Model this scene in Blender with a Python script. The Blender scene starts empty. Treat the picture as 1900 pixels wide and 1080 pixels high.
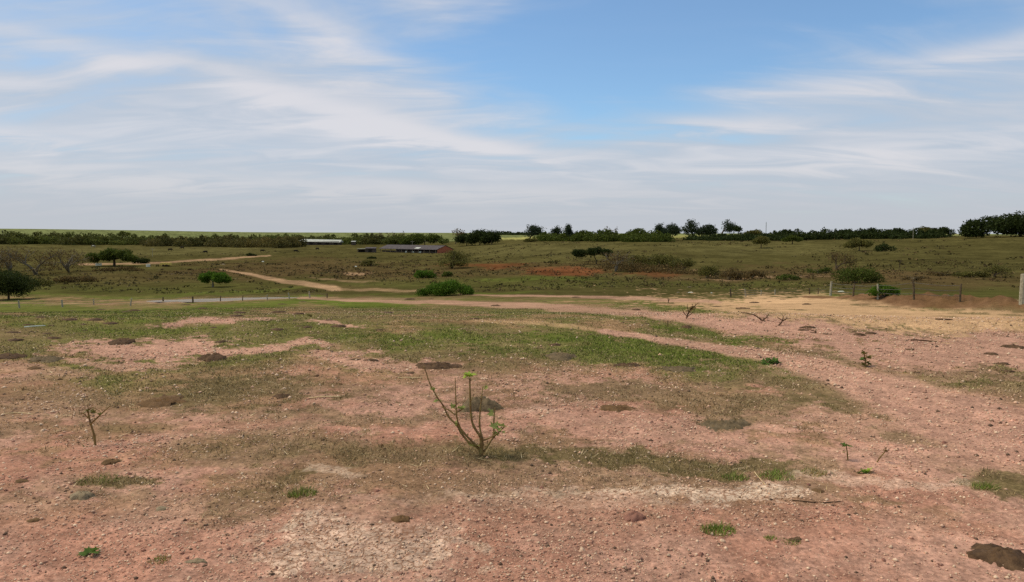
import bpy, math, random
import numpy as np
from mathutils import Vector

# ------------------------------------------------------------------ camera, sky, sun, exposure
SC = bpy.context.scene
COL = SC.collection
F = 1400.0                 # focal length in photo pixels (photo 1900 x 1080)
CH = 1.6                   # eye height
HOR = 432.0                # row of the eye-level horizon
PITCH = math.atan((540 - HOR) / F)
cam = bpy.data.cameras.new('camera')
cam.sensor_fit = 'HORIZONTAL'; cam.sensor_width = 36.0; cam.lens = 36.0 * F / 1900.0
cam.clip_start = 0.05; cam.clip_end = 12000
camo = bpy.data.objects.new('camera', cam); COL.objects.link(camo)
camo.location = (0, 0, CH); camo.rotation_euler = (math.pi / 2 - PITCH, 0, 0)
SC.camera = camo

SUN_EL, SUN_AZ = math.radians(58), math.radians(-78)     # azimuth from +Y towards +X
SKY_STRENGTH = 0.10
world = bpy.data.worlds.new('World'); SC.world = world; world.use_nodes = True

def build_world():
    nt = world.node_tree; N = nt.nodes; L = nt.links; N.clear()
    out = N.new('ShaderNodeOutputWorld'); bg = N.new('ShaderNodeBackground')
    bg.inputs['Strength'].default_value = SKY_STRENGTH
    sky = N.new('ShaderNodeTexSky'); sky.sky_type = 'NISHITA'; sky.sun_disc = False
    sky.sun_elevation = SUN_EL; sky.sun_rotation = SUN_AZ
    sky.air_density = 1.0; sky.dust_density = 0.5; sky.ozone_density = 3.0; sky.altitude = 500
    tc = N.new('ShaderNodeTexCoord')
    sep = N.new('ShaderNodeSeparateXYZ'); L.new(tc.outputs['Generated'], sep.inputs[0])
    def m(op, a, b=None, c=None, clamp=False):
        n = N.new('ShaderNodeMath'); n.operation = op; n.use_clamp = clamp
        for i, v in enumerate((a, b, c)):
            if v is None: continue
            if isinstance(v, (int, float)): n.inputs[i].default_value = v
            else: L.new(v, n.inputs[i])
        return n.outputs[0]
    def ss(v, a, b):
        n = N.new('ShaderNodeMapRange'); n.interpolation_type = 'SMOOTHSTEP'
        L.new(v, n.inputs['Value']); n.inputs['From Min'].default_value = a; n.inputs['From Max'].default_value = b
        return n.outputs[0]
    def mix(f, a, b):
        n = N.new('ShaderNodeMix'); n.data_type = 'RGBA'
        if isinstance(f, float): n.inputs[0].default_value = f
        else: L.new(f, n.inputs[0])
        for s, v in ((n.inputs[6], a), (n.inputs[7], b)):
            if isinstance(v, tuple): s.default_value = (*v, 1)
            else: L.new(v, s)
        return n.outputs[2]
    def noise(vec, sx, sy, scale, det, rough, dist, off=(0, 0), rot=0.0):
        mp = N.new('ShaderNodeMapping'); L.new(vec, mp.inputs[0])
        mp.inputs['Scale'].default_value = (sx, sy, 1); mp.inputs['Location'].default_value = (off[0], off[1], 0)
        mp.inputs['Rotation'].default_value = (0, 0, rot)
        n = N.new('ShaderNodeTexNoise'); n.noise_dimensions = '2D'; L.new(mp.outputs[0], n.inputs['Vector'])
        n.inputs['Scale'].default_value = scale; n.inputs['Detail'].default_value = det
        n.inputs['Roughness'].default_value = rough; n.inputs['Distortion'].default_value = dist
        return n.outputs['Fac']
    X, Y, Z = sep.outputs
    zc = m('MAXIMUM', Z, 0.0)
    den = m('ADD', zc, 0.16)
    cx = N.new('ShaderNodeCombineXYZ'); L.new(m('DIVIDE', X, den), cx.inputs[0]); L.new(m('DIVIDE', Y, den), cx.inputs[1])
    P = cx.outputs[0]
    az = m('ARCTAN2', X, Y); el = m('ARCSINE', Z)
    wisps = noise(P, 0.75, 1.5, 1.0, 6, 0.52, 0.7, (3.1, 1.7), 0.42)
    fine = noise(P, 1.1, 2.9, 1.5, 6, 0.56, 0.6, (7.3, 4.2), 0.16)
    big = noise(P, 0.30, 0.40, 1.0, 2, 0.5, 0.3, (1.3, 9.1), 0.0)
    # openings of clear sky: the wide one in view, another one overhead, from the low frequency field elsewhere
    def gap(a0, e0, ra, re, tilt):
        da = m('SUBTRACT', az, a0); de = m('SUBTRACT', m('SUBTRACT', el, e0), m('MULTIPLY', da, tilt))
        q = m('ADD', m('POWER', m('ABSOLUTE', m('DIVIDE', da, ra)), 2.0), m('POWER', m('ABSOLUTE', m('DIVIDE', de, re)), 2.0))
        return m('POWER', 2.718, m('MULTIPLY', q, -1.0))
    g = m('ADD', gap(0.24, 0.275, 0.30, 0.105, 0.17), m('MULTIPLY', gap(-0.45, 0.27, 0.14, 0.035, -0.1), 0.25))
    def streaks(lst):
        tot = None
        for a0, e0, ra, re, tilt, amp in lst:
            v = m('MULTIPLY', gapw(a0, e0, ra, re, tilt), amp); tot = v if tot is None else m('ADD', tot, v)
        return tot
    elw = m('ADD', el, m('MULTIPLY', m('SUBTRACT', fine, 0.5), 0.035))
    def gapw(a0, e0, ra, re, tilt):
        da = m('SUBTRACT', az, a0); de = m('SUBTRACT', m('SUBTRACT', elw, e0), m('MULTIPLY', da, tilt))
        q = m('ADD', m('POWER', m('ABSOLUTE', m('DIVIDE', da, ra)), 2.0), m('POWER', m('ABSOLUTE', m('DIVIDE', de, re)), 2.0))
        return m('POWER', 2.718, m('MULTIPLY', q, -1.0))
    stk = streaks([(-0.34, 0.062, 0.34, 0.014, -0.03, 1.0), (-0.24, 0.155, 0.17, 0.017, -0.22, 1.0), (-0.23, 0.245, 0.11, 0.022, -0.38, .9), (-0.52, 0.205, 0.16, 0.014, -0.08, .8),
                   (0.43, 0.10, 0.26, 0.020, 0.06, .8), (0.265, 0.137, 0.11, 0.012, -0.02, .9), (0.57, 0.20, 0.16, 0.016, 0.10, .9), (-0.05, 0.115, 0.14, 0.012, -0.12, .8), (-0.60, 0.11, 0.14, 0.012, -.1, .7), (0.0, 0.05, 0.3, 0.012, -.02, .6)])
    low = ss(m('SUBTRACT', el, m('MULTIPLY', az, 0.10)), 0.20, 0.05)
    d = m('ADD', m('ADD', m('MULTIPLY', wisps, 0.70), m('MULTIPLY', fine, 0.30)), m('MULTIPLY', stk, 0.16))
    d = m('ADD', d, m('MULTIPLY', low, 0.24))
    d = m('ADD', d, m('MULTIPLY', m('SUBTRACT', big, 0.5), 0.35))
    d = m('ADD', m('SUBTRACT', d, m('MULTIPLY', g, 0.34)), m('MULTIPLY', gap(-0.45, 0.17, 0.40, 0.17, 0.0), 0.17))
    cover = m('ADD', m('MULTIPLY', ss(d, 0.28, 0.78), 0.86), 0.07)
    shade = ss(m('ADD', m('ADD', m('MULTIPLY', fine, 0.5), m('MULTIPLY', wisps, 0.45)), m('MULTIPLY', stk, 0.22)), 0.40, 0.78)
    k = 1.0 / SKY_STRENGTH
    cs = lambda r, g_, b: (r * k, g_ * k, b * k)
    cloud = mix(shade, cs(0.50, 0.56, 0.65), cs(0.73, 0.715, 0.745))
    clear = N.new('ShaderNodeMix'); clear.data_type = 'RGBA'; clear.blend_type = 'MULTIPLY'; clear.inputs[0].default_value = 1.0
    L.new(sky.outputs[0], clear.inputs[6]); clear.inputs[7].default_value = (1.12, 1.34, 1.42, 1)
    c = mix(cover, clear.outputs[2], cloud)
    hz = m('MULTIPLY', ss(el, 0.115, 0.0), 0.86)
    c = mix(hz, c, cs(0.52, 0.545, 0.59))
    L.new(c, bg.inputs['Color']); L.new(bg.outputs[0], out.inputs[0])
build_world()

sun = bpy.data.lights.new('sun', 'SUN'); sun.energy = 2.5; sun.angle = math.radians(32); sun.color = (1.0, 0.90, 0.76)
suno = bpy.data.objects.new('sun', sun); COL.objects.link(suno)
sd = Vector((math.sin(SUN_AZ) * math.cos(SUN_EL), math.cos(SUN_AZ) * math.cos(SUN_EL), math.sin(SUN_EL)))
suno.rotation_euler = (-sd).to_track_quat('-Z', 'Y').to_euler()
suno.location = sd * 60
SC.view_settings.view_transform = 'Standard'; SC.view_settings.look = 'None'
SC.view_settings.exposure = 0.0; SC.view_settings.gamma = 1.0
SC.cycles.use_denoising = False

random.seed(7); RNG = np.random.default_rng(7)

# ------------------------------------------------------------------ numeric helpers
def hash2(ix, iy, seed):
    h = (ix.astype(np.int64) * 374761393 + iy.astype(np.int64) * 668265263 + seed * 1442695041) & 0xFFFFFFFF
    h = ((h ^ (h >> 13)) * 1274126177) & 0xFFFFFFFF
    return ((h ^ (h >> 16)) & 0xFFFFFF) / float(0xFFFFFF)
def vnoise(x, y, seed=0):
    ix = np.floor(x); iy = np.floor(y); fx = x - ix; fy = y - iy
    fx = fx * fx * (3 - 2 * fx); fy = fy * fy * (3 - 2 * fy)
    a = hash2(ix, iy, seed); b = hash2(ix + 1, iy, seed); c = hash2(ix, iy + 1, seed); d = hash2(ix + 1, iy + 1, seed)
    return (a + (b - a) * fx) * (1 - fy) + (c + (d - c) * fx) * fy
def fbm(x, y, seed=0, oct=4, gain=0.5):
    s = 0; a = 1; t = 0
    for i in range(oct):
        s = s + a * vnoise(x + 17.3 * i, y - 9.1 * i, seed + i); t += a; a *= gain
        x, y = (x * 1.62 - y * 1.18), (x * 1.18 + y * 1.62)
    return s / t
def sstep(a, b, v):
    t = np.clip((v - a) / (b - a), 0, 1); return t * t * (3 - 2 * t)
def lin(c):
    c = np.asarray(c, float) / 255.0
    return np.where(c <= 0.04045, c / 12.92, ((c + 0.055) / 1.055) ** 2.4)
KL = np.array([0.82, 0.84, 0.98])   # light level: display colour -> base colour
def alb(*c): return np.clip(lin(c) / KL, 0, 0.85)

def pchip(xk, yk, x):
    xk = np.asarray(xk, float); yk = np.asarray(yk, float)
    h = np.diff(xk); dl = np.diff(yk) / h; n = len(xk); m = np.zeros(n)
    for i in range(1, n - 1):
        if dl[i - 1] * dl[i] > 0:
            w1 = 2 * h[i] + h[i - 1]; w2 = h[i] + 2 * h[i - 1]
            m[i] = (w1 + w2) / (w1 / dl[i - 1] + w2 / dl[i])
    m[0] = dl[0]; m[-1] = dl[-1]
    j = np.clip(np.searchsorted(xk, x) - 1, 0, n - 2)
    t = (x - xk[j]) / h[j]; t = np.clip(t, 0, 1)
    return ((1 + 2 * t) * (1 - t) ** 2 * yk[j] + t * (1 - t) ** 2 * h[j] * m[j] + t * t * (3 - 2 * t) * yk[j + 1] + t * t * (t - 1) * h[j] * m[j + 1])

# ------------------------------------------------------------------ terrain: a low rise, a shallow valley with a pond, a long hill beyond
def slope_of_row(r): return math.tan(PITCH + math.atan((r - 540) / F))
PROFILES = {   # picture column: (depth in metres, row where that ground shows)
    0:    [(95, 571), (118, 554), (160, 532), (220, 501), (330, 472), (480, 455), (600, 447), (1200, 430), (2600, 424)],
    300:  [(90, 564), (112, 550), (150, 530), (220, 498), (320, 474), (450, 459), (560, 452), (1300, 432), (2600, 428)],
    475:  [(85, 559), (108, 547), (145, 530), (205, 505), (280, 483), (400, 466), (520, 456), (1500, 434), (2600, 431)],
    830:  [(72, 560), (88, 549), (130, 530), (175, 506), (245, 486), (390, 468), (500, 455), (1500, 435), (2600, 432)],
    1050: [(55, 562), (75, 550), (118, 529), (150, 511), (200, 486), (260, 463), (330, 448), (440, 441), (900, 437), (2600, 433)],
    1400: [(38, 568), (55, 553), (90, 540), (120, 528), (160, 506), (220, 475), (290, 453), (345, 446), (460, 440), (1200, 436), (2600, 433)],
    1700: [(21, 592), (36, 564), (58, 549), (95, 533), (130, 506), (180, 481), (240, 459), (285, 448), (350, 441), (700, 437), (2600, 434)],
    1900: [(19, 603), (32, 568), (56, 549), (95, 533), (130, 504), (180, 476), (230, 453), (260, 441), (300, 437), (700, 436), (2600, 434)]}
LD = np.linspace(math.log(12), math.log(6000), 420)
ACOLS = np.linspace(-0.86, 0.86, 130)
def make_table():
    us = sorted(PROFILES); rows = []
    for u in us:
        pr = [(12, None), (14, None)] + PROFILES[u]
        xs = [math.log(d) for d, r in pr] + [math.log(6000)]
        ys = [CH / d if r is None else slope_of_row(r) for d, r in pr] + [slope_of_row(PROFILES[u][-1][1]) * 1.0]
        rows.append(pchip(xs, ys, LD))
    rows = np.array(rows); av = (np.array(us) - 950) / F
    T = np.empty((len(ACOLS), len(LD)))
    for k in range(len(LD)):
        T[:, k] = pchip(av, rows[:, k], np.clip(ACOLS, av[0], av[-1]))
    Zt = CH - np.exp(LD)[None, :] * T
    ker = np.exp(-0.5 * (np.arange(-6, 7) / 2.5) ** 2); ker /= ker.sum()
    Zp = np.pad(Zt, ((6, 6), (6, 6)), mode='edge')
    Zp = np.apply_along_axis(lambda v: np.convolve(v, ker, 'valid'), 1, Zp)
    Zp = np.apply_along_axis(lambda v: np.convolve(v, ker, 'valid'), 0, Zp)
    return Zp
ZT = make_table()
def polar(x, y):
    az = np.arctan2(x, y); r = np.hypot(x, y); azc = np.clip(az, -0.69, 0.69)
    return np.tan(azc), r * np.cos(azc)
def base_z(x, y):
    a, d = polar(x, y)
    ia = np.clip((a - ACOLS[0]) / (ACOLS[1] - ACOLS[0]), 0, len(ACOLS) - 1.001)
    il = np.clip((np.log(np.maximum(d, 1e-3)) - LD[0]) / (LD[1] - LD[0]), 0, len(LD) - 1.001)
    i = ia.astype(int); j = il.astype(int); fa = ia - i; fl = il - j
    z = (ZT[i, j] * (1 - fa) + ZT[i + 1, j] * fa) * (1 - fl) + (ZT[i, j + 1] * (1 - fa) + ZT[i + 1, j + 1] * fa) * fl
    return np.where(d < 12, 0.0, z) * sstep(11.5, 13.5, d)
def project(x, y, z):
    dF = y * math.cos(PITCH) + (CH - z) * math.sin(PITCH); dU = y * math.sin(PITCH) - (CH - z) * math.cos(PITCH)
    ok = dF > 0.2; dF = np.where(ok, dF, 1.0)
    return np.where(ok, 950 + F * x / dF, -9999.0), np.where(ok, 540 - F * dU / dF, 9999.0)
def seg_dist(px, py, pts, asp=1.0):
    """distance (rows) to a polyline and the position along it; asp weights rows against columns"""
    best = np.full(px.shape, 1e9); tt = np.zeros(px.shape); n = len(pts) - 1
    for i in range(n):
        (x0, y0), (x1, y1) = pts[i][:2], pts[i + 1][:2]
        dx, dy = x1 - x0, (y1 - y0) * asp
        t = np.clip(((px - x0) * dx + (py - y0) * asp * dy) / (dx * dx + dy * dy), 0, 1)
        q = np.hypot(px - x0 - t * dx, (py - y0) * asp - t * dy) / asp
        w = q < best; best = np.where(w, q, best); tt = np.where(w, i + t, tt)
    return best, tt
BANK = [(1490, 553), (1560, 556), (1650, 561), (1770, 567), (1900, 574), (2100, 586)]
POND_C, POND_R, POND_T = (-36.2, 95.0), (9.2, 2.5), 0.28
POND_Z = None
def pond_q(x, y):
    ca, sa = math.cos(POND_T), math.sin(POND_T); u = (x - POND_C[0]) * ca + (y - POND_C[1]) * sa; v = -(x - POND_C[0]) * sa + (y - POND_C[1]) * ca
    return np.sqrt((u / POND_R[0]) ** 2 + (v / POND_R[1]) ** 2)
def height(x, y):
    x = np.asarray(x, float); y = np.asarray(y, float)
    z = base_z(x, y); r = np.hypot(x, y)
    px, py = project(x, y, z)
    near = sstep(26, 8, r)
    z = z + 0.020 * near * (fbm(x * 5.5, y * 5.5, 3, 4, 0.6) - 0.5) + 0.05 * (fbm(x * 0.9, y * 0.9, 5, 3) - 0.5) * sstep(120, 20, r)
    z = z + 0.012 * near * np.abs(fbm(x * 22, y * 22, 9, 3, 0.6) - 0.5) * 2
    z = z + 0.16 * (fbm(x * 0.22, y * 0.22, 6, 3) - 0.5) * sstep(8, 18, r) * sstep(160, 60, r)
    z = z + 0.5 * (fbm(x * 0.05, y * 0.05, 8, 3) - 0.5) * sstep(110, 260, r)
    inb = (px > 1300) & (px < 2300) & (py > 520) & (py < 640)
    db, tb = seg_dist(px, py + 3 * (fbm(x * 0.8, y * 0.8, 12, 3) - 0.5), BANK, 3.0)
    z = z + np.where(inb, 0.50 * (.25 + 1.5 * fbm(x * 1.3, y * 1.3, 14, 3, .6) ** 1.5) * np.exp(-(db / 4.0) ** 2) * sstep(0.5, 1.6, tb), 0)
    global POND_Z
    if POND_Z is None: POND_Z = float(base_z(np.array([POND_C[0]]), np.array([POND_C[1] - POND_R[1] * .9]))[0])
    pq = pond_q(x, y); t = sstep(1.55, 1.05, pq)
    z = z * (1 - t) + (POND_Z - 0.35 * sstep(1.08, .8, pq) + .02) * t
    return z
def ground(px, py):
    """where the line of sight through a photo pixel meets the ground"""
    s = slope_of_row(py); cp, sp = math.cos(PITCH), math.sin(PITCH); a = (px - 950) / F * (cp + s * sp)
    lo, hi = 1.0, 5500.0
    for cnt in (420, 60, 12):
        d = np.exp(np.linspace(math.log(lo), math.log(hi), cnt)); e = (CH - s * d) - height(a * d, d)
        b = np.nonzero(e <= 0)[0]; i = max(int(b[0]) if len(b) else cnt - 1, 1); lo, hi = d[i - 1], d[i]
    t = e[i - 1] / (e[i - 1] - e[i]) if e[i] != e[i - 1] else 0
    dd = lo + (hi - lo) * max(0, min(1, t))
    xx, yy = a * dd, dd
    return Vector((xx, yy, float(height(np.array([xx]), np.array([yy]))[0])))
def hz(x, y): return float(height(np.array([float(x)]), np.array([float(y)]))[0])

# ------------------------------------------------------------------ what covers the ground
PINK, PINK2 = alb(178, 136, 118), alb(162, 118, 100)
DRY, DRY2 = alb(116, 98, 70), alb(100, 88, 58)
GREEN, TAN, RED, PALE = alb(90, 99, 43), alb(185, 149, 114), alb(112, 70, 45), alb(216, 190, 168)
HILL, HILL2, VALLEY, SCRUB = alb(86, 79, 46), alb(74, 68, 39), alb(78, 77, 40), alb(84, 67, 45)
FIELD, YELLOW, PATH, BANKC, DARK = alb(110, 114, 74), alb(152, 146, 88), alb(160, 128, 100), alb(106, 76, 54), alb(74, 62, 42)
# kind, centre column, centre row, half width, half height, strength, tilt (rows per column)
BLOBS = [
 # far slopes
 ('hill2', 250, 468, 420, 12, .6, 0), ('hillL', 280, 466, 330, 9, .6, 0), ('hillL', 1000, 466, 190, 17, .55, 0), ('hillL', 1420, 462, 240, 14, .5, 0.01),
 ('hill2', 1750, 475, 260, 26, .5, 0), ('scrub', 600, 506, 260, 22, .7, 0.02), ('scrub', 1450, 512, 330, 18, .65, 0), ('scrub', 1000, 505, 240, 16, .5, 0),
 ('scrub', 330, 512, 260, 12, .35, 0), ('scrub', 1750, 520, 260, 14, .55, 0.02),
 ('valley', 250, 540, 330, 12, .7, 0.0), ('valley', 900, 533, 330, 10, .65, 0), ('valley', 1370, 531, 150, 7, .8, 0), ('valley', 1740, 545, 260, 8, .7, .01), ('green', 1000, 524, 130, 5, .45, 0), ('green', 300, 549, 330, 3.5, .5, -.015),
 ('red', 918, 497, 46, 6, .85, -.03), ('red', 1040, 511, 70, 8, .95, 0), ('red', 1195, 511, 56, 6, .6, 0), ('red', 860, 496, 50, 4, .5, 0), ('red', 1000, 505, 90, 4, .4, 0),
 ('path', 666, 512, 26, 3, .8, 0), ('path', 1284, 506, 18, 5, .9, .15), ('path', 1390, 518, 120, 2.5, .5, 0), ('path', 640, 527, 60, 2.2, .4, 0), ('scrub', 650, 541, 120, 6, .4, 0), ('path', 720, 543, 90, 3, .5, 0),
 ('yellow', 990, 442, 62, 3.2, 1, -.008), ('yellow', 1290, 440, 64, 3.5, .95, 0), ('yellow', 1775, 430, 60, 6, .9, 0), ('field', 560, 437, 60, 3, .6, 0),
 # the meadow this side of the fence
 ('green', 120, 583, 300, 13, .75, -.01), ('green', 560, 573, 260, 9, .8, .0), ('green', 60, 612, 150, 13, .55, 0), ('green', 660, 572, 130, 8, .8, 0), ('green', 300, 612, 150, 6, .45, 0), ('green', 480, 606, 90, 5, .5, 0),
 ('green', 1140, 664, 330, 33, .62, .05), ('green', 1160, 655, 190, 17, .7, .03), ('dry', 1500, 722, 210, 30, .75, .17), ('green', 1480, 704, 200, 20, .5, .16), ('green', 830, 637, 210, 12, .6, .01), ('green', 1300, 623, 190, 9, .85, .12), ('green', 1580, 671, 80, 7, .7, .03), ('green', 1775, 705, 70, 16, .6, .1),
 ('green', 1225, 576, 110, 7, .75, .04), ('green', 950, 586, 120, 5, .5, .03), ('green', 1040, 594, 90, 5, .5, .02), ('green', 860, 552, 150, 4, .5, 0), ('green', 180, 708, 120, 15, .35, 0), ('green', 1530, 556, 60, 6, .7, .05),
 ('pink', 385, 600, 125, 6, .95, -.01), ('pink', 270, 648, 170, 20, .95, .0), ('pink', 480, 660, 200, 9, .9, .02), ('pink', 645, 617, 52, 4, .85, -.02), ('pink', 690, 688, 110, 15, .85, .05), ('pink', 210, 676, 130, 7, .7, 0), ('pink', 60, 700, 120, 10, .5, 0), ('pink', 540, 718, 60, 6, .6, 0),
 ('pink', 1780, 650, 300, 55, .92, .02), ('pink', 1500, 622, 220, 22, .85, .10), ('pink', 1330, 600, 180, 12, .8, .08), ('dry', 1780, 700, 150, 24, .55, .08), ('dry', 1850, 740, 100, 20, .3, 0), ('dry', 1500, 668, 120, 7, .5, .06),
 ('tan', 1590, 583, 330, 27, 1, .045), ('tan', 1420, 565, 200, 12, 1, 0), ('tan', 1800, 598, 230, 17, .85, .05),
 ('pink', 1120, 735, 260, 26, .75, 0), ('pink', 1200, 800, 330, 36, .7, 0), ('pink', 1660, 800, 330, 70, .5, .2),
 # the gravelly foreground
 ('dry', 430, 735, 215, 33, .8, .02), ('dry', 150, 740, 190, 16, .3, 0), ('dry', 1200, 868, 290, 17, .95, .05), ('dry', 500, 845, 260, 30, .5, -.03), ('dry', 470, 940, 130, 48, .55, -.2), ('dry', 185, 895, 62, 10, .85, -.1),
 ('dry', 1260, 745, 280, 30, .7, .03), ('dry', 1520, 740, 190, 22, .7, .14), ('dry', 690, 790, 190, 12, .55, .0), ('dry', 1855, 897, 70, 24, .85, 0), ('dry', 1720, 808, 80, 12, .6, .1), ('dry', 235, 792, 70, 11, .55, 0), ('dry', 1340, 787, 90, 13, .6, 0), ('dry', 760, 855, 240, 24, .45, 0), ('dry', 560, 910, 50, 18, .5, -.2), ('dry', 880, 845, 90, 18, .4, 0), ('dry', 150, 920, 60, 8, .3, 0), ('dry', 1640, 925, 60, 6, .5, 0),
 ('pale', 660, 1030, 210, 48, .55, 0), ('pale', 560, 998, 60, 14, .7, 0), ('pale', 1320, 922, 140, 17, .72, .03), ('pale', 1040, 940, 240, 16, .38, 0), ('pale', 640, 893, 60, 10, .35, 0), ('pale', 1130, 930, 50, 12, .5, 0), ('pale', 1000, 780, 50, 6, .2, 0), ('pale', 1600, 890, 180, 12, .32, 0),
 ('pink2', 1000, 960, 260, 26, .5, 0), ('pink2', 900, 800, 120, 12, .5, 0), ('pink2', 300, 1010, 300, 40, .4, 0), ('pink2', 1150, 775, 100, 14, .4, 0), ('pink2', 880, 985, 180, 26, .4, 0), ('pink2', 420, 800, 150, 10, .5, 0)]
STROKES = [   # kind, polyline of (column, row), half widths from end to end (rows), strength
 ('path', [(410, 500), (470, 511), (530, 524), (625, 539)], (1.0, 4.6), .85),
 ('path', [(150, 491), (190, 490), (300, 488), (400, 482), (500, 475)], (2.4, 1.1), .85),
  ('pink', [(560, 558), (800, 563), (1000, 572), (1220, 589), (1400, 612)], (1.8, 10), .72),
 ('pink', [(850, 549), (1000, 552), (1180, 556), (1320, 560)], (1.0, 4), .62),
 ('pink', [(0, 566), (300, 562), (560, 556), (760, 556)], (1.2, 1.6), .3),
 ('tan', [(880, 598), (1010, 606), (1130, 620)], (3, 4), .5),
 ('pink', [(1120, 620), (1340, 648), (1490, 680), (1650, 722), (1900, 815)], (5, 46), .9),
 ('bank', BANK, (2, 8), .85)]
PAL = {'green': GREEN, 'dry': DRY2, 'pink': PINK, 'pink2': PINK2, 'tan': TAN, 'red': RED, 'pale': PALE, 'hill2': HILL2, 'hillL': alb(97, 90, 56), 'scrub': SCRUB, 'valley': VALLEY, 'field': FIELD, 'yellow': YELLOW, 'path': PATH, 'bank': BANKC}
SOIL = {'pink', 'pink2', 'tan', 'red', 'pale', 'path', 'bank'}

def cover(x, y):
    """base colour, grass amount (0..1), green amount, road weight for points of the ground"""
    x = np.asarray(x, float); y = np.asarray(y, float); r = np.hypot(x, y)
    px, py = project(x, y, base_z(x, y))
    inf = (py < 5000) & (px > -2500) & (px < 4400)
    px0, py0 = px, py
    # uneven edges: warp by noise of the place, in proportion to how the ground foreshortens there
    fre = np.clip(6.0 / np.maximum(r, 3.0), 0.012, 1.6)
    w1 = fbm(x * fre * 1.1, y * fre * 0.9, 21, 4, 0.6) - 0.5; w2 = fbm(x * fre * 1.3 + 40, y * fre * 1.0, 25, 4, 0.6) - 0.5
    vs = np.clip((py - 430) / 130, 0.06, 1.6)
    px = px + w1 * 150 * np.clip(vs, .3, 1); py = py + w2 * 46 * vs
    n1 = fbm(x * 1.7, y * 1.7, 31, 5, 0.6); n2 = fbm(x * 0.35, y * 0.35, 35, 4); n3 = fbm(x * 0.03, y * 0.03, 38, 4)
    nf = fbm(x * 7.5, y * 7.5, 71, 4, 0.7); nf = 0.5 + (nf - 0.5) * sstep(30, 9, r) + (fbm(x * 1.1 + 9, y * 1.1, 75, 4, .7) - .5) * sstep(9, 30, r) * sstep(300, 90, r)
    nfar = .5 + (fbm(x * .16, y * .10, 77, 5, .68) - .5) * sstep(60, 120, r)
    def mix(a, b, w): return a + (b - a) * w[:, None]
    # zones by place: gravel rise, meadow, valley, hill, far fields
    meadow = mix(np.tile(alb(120, 103, 72), (len(x), 1)), np.tile(alb(102, 97, 56), (len(x), 1)), sstep(.35, .65, n2))
    meadow = mix(meadow, np.tile(alb(150, 116, 90), (len(x), 1)), .7 * sstep(.52, .66, fbm(x * .5 + 11, y * .5, 49, 5, .65)))
    rise = mix(np.tile(PINK, (len(x), 1)), np.tile(PINK2, (len(x), 1)), sstep(.40, .62, n1))
    rise = mix(rise, np.tile(DRY, (len(x), 1)), 0.62 * np.where(inf, sstep(1010, 900, py0), 1) * sstep(.40, .60, fbm(x * .8 + 3, y * .8, 47, 4, .6) * .55 + nf * .45))
    wr = sstep(690, 740, py + 60 * (w2))
    wr = np.where(inf, wr, sstep(10, 8, r))
    col = mix(meadow, rise, wr)
    hill = mix(np.tile(HILL, (len(x), 1)), np.tile(HILL2, (len(x), 1)), sstep(.35, .65, n3))
    ex = sstep(558, 546, py0 + (px0 - 950) * -0.004) * inf
    ex = np.where(inf, ex, sstep(60, 90, r))
    col = mix(col, hill, ex)
    far = sstep(560, 700, r); col = mix(col, np.tile(FIELD, (len(x), 1)), far)
    grass = (1 - wr) * 0.75 + wr * 0.34 * np.where(inf, sstep(990, 880, py0), 1) * sstep(.44, .58, fbm(x * .8 + 3, y * .8, 47, 4, .6) * .55 + nf * .45); grn = np.zeros(len(x)) + 0.25 * (1 - wr)
    road = np.zeros(len(x)); crust = np.zeros(len(x))
    for kind, cx, cy, rx, ry, st, tilt in BLOBS:
        sel = inf & (np.abs(px - cx) < rx * 1.9) & (np.abs(py - cy - (px - cx) * tilt) < ry * 1.9)
        if not sel.any(): continue
        q = np.sqrt(((px[sel] - cx) / rx) ** 2 + ((py[sel] - cy - (px[sel] - cx) * tilt) / ry) ** 2)
        q = q + (n1[sel] - 0.5) * 0.9 + (nf[sel] - 0.5) * 1.1 + (nfar[sel] - .5) * 1.5
        w = st * (sstep(1.25, 0.55, q) if cy < 560 else sstep(1.12, 0.72, q + (nf[sel] - .5) * .8))
        col[sel] = mix(col[sel], PAL[kind], w)
        if kind in SOIL: grass[sel] *= 1 - w; grn[sel] *= 1 - w
        elif kind == 'green': grass[sel] += (1 - grass[sel]) * w; grn[sel] += (1 - grn[sel]) * w
        elif kind == 'dry': grass[sel] += (0.85 - grass[sel]) * w; grn[sel] *= 1 - .6 * w
        if kind == 'pale': crust[sel] = np.maximum(crust[sel], w)
        if kind == 'tan' and st == 1: road[sel] = np.maximum(road[sel], w)
    for kind, pts, hw, st in STROKES:
        sel = inf & (py > 420) & (py < 900)
        b, t = seg_dist(px[sel] * .25 + px0[sel] * .75, py[sel] * .3 + py0[sel] * .7, pts, 3.0)
        h = hw[0] + (hw[1] - hw[0]) * (t / (len(pts) - 1)) ** (2 if pts[-1][1] > 800 else 1)
        w = st * sstep(1.35, 0.6, b / h + (n1[sel] - .5) * .6 + (nfar[sel] - .5) * 1.6)
        col[sel] = mix(col[sel], PAL[kind], w); grass[sel] *= 1 - w; grn[sel] *= 1 - w
        if pts[-1][1] > 800: col[sel] *= (1 + .55 * w * (fbm(b / h * 7, t * 1.6, 93, 3, .6) - .5))[:, None]
        if kind in ('path', 'tan') and st > .7: road[sel] = np.maximum(road[sel], w)
    thin = .30 * sstep(.53, .66, fbm(x * 1.3 + 5, y * 1.3, 97, 5, .68)) * sstep(45, 25, r) * (road < .3)
    col = mix(col, np.tile(alb(138, 112, 86), (len(x), 1)), thin * np.clip(grass, 0, 1)); grass = grass * (1 - thin); grn = grn * (1 - thin)
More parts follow.
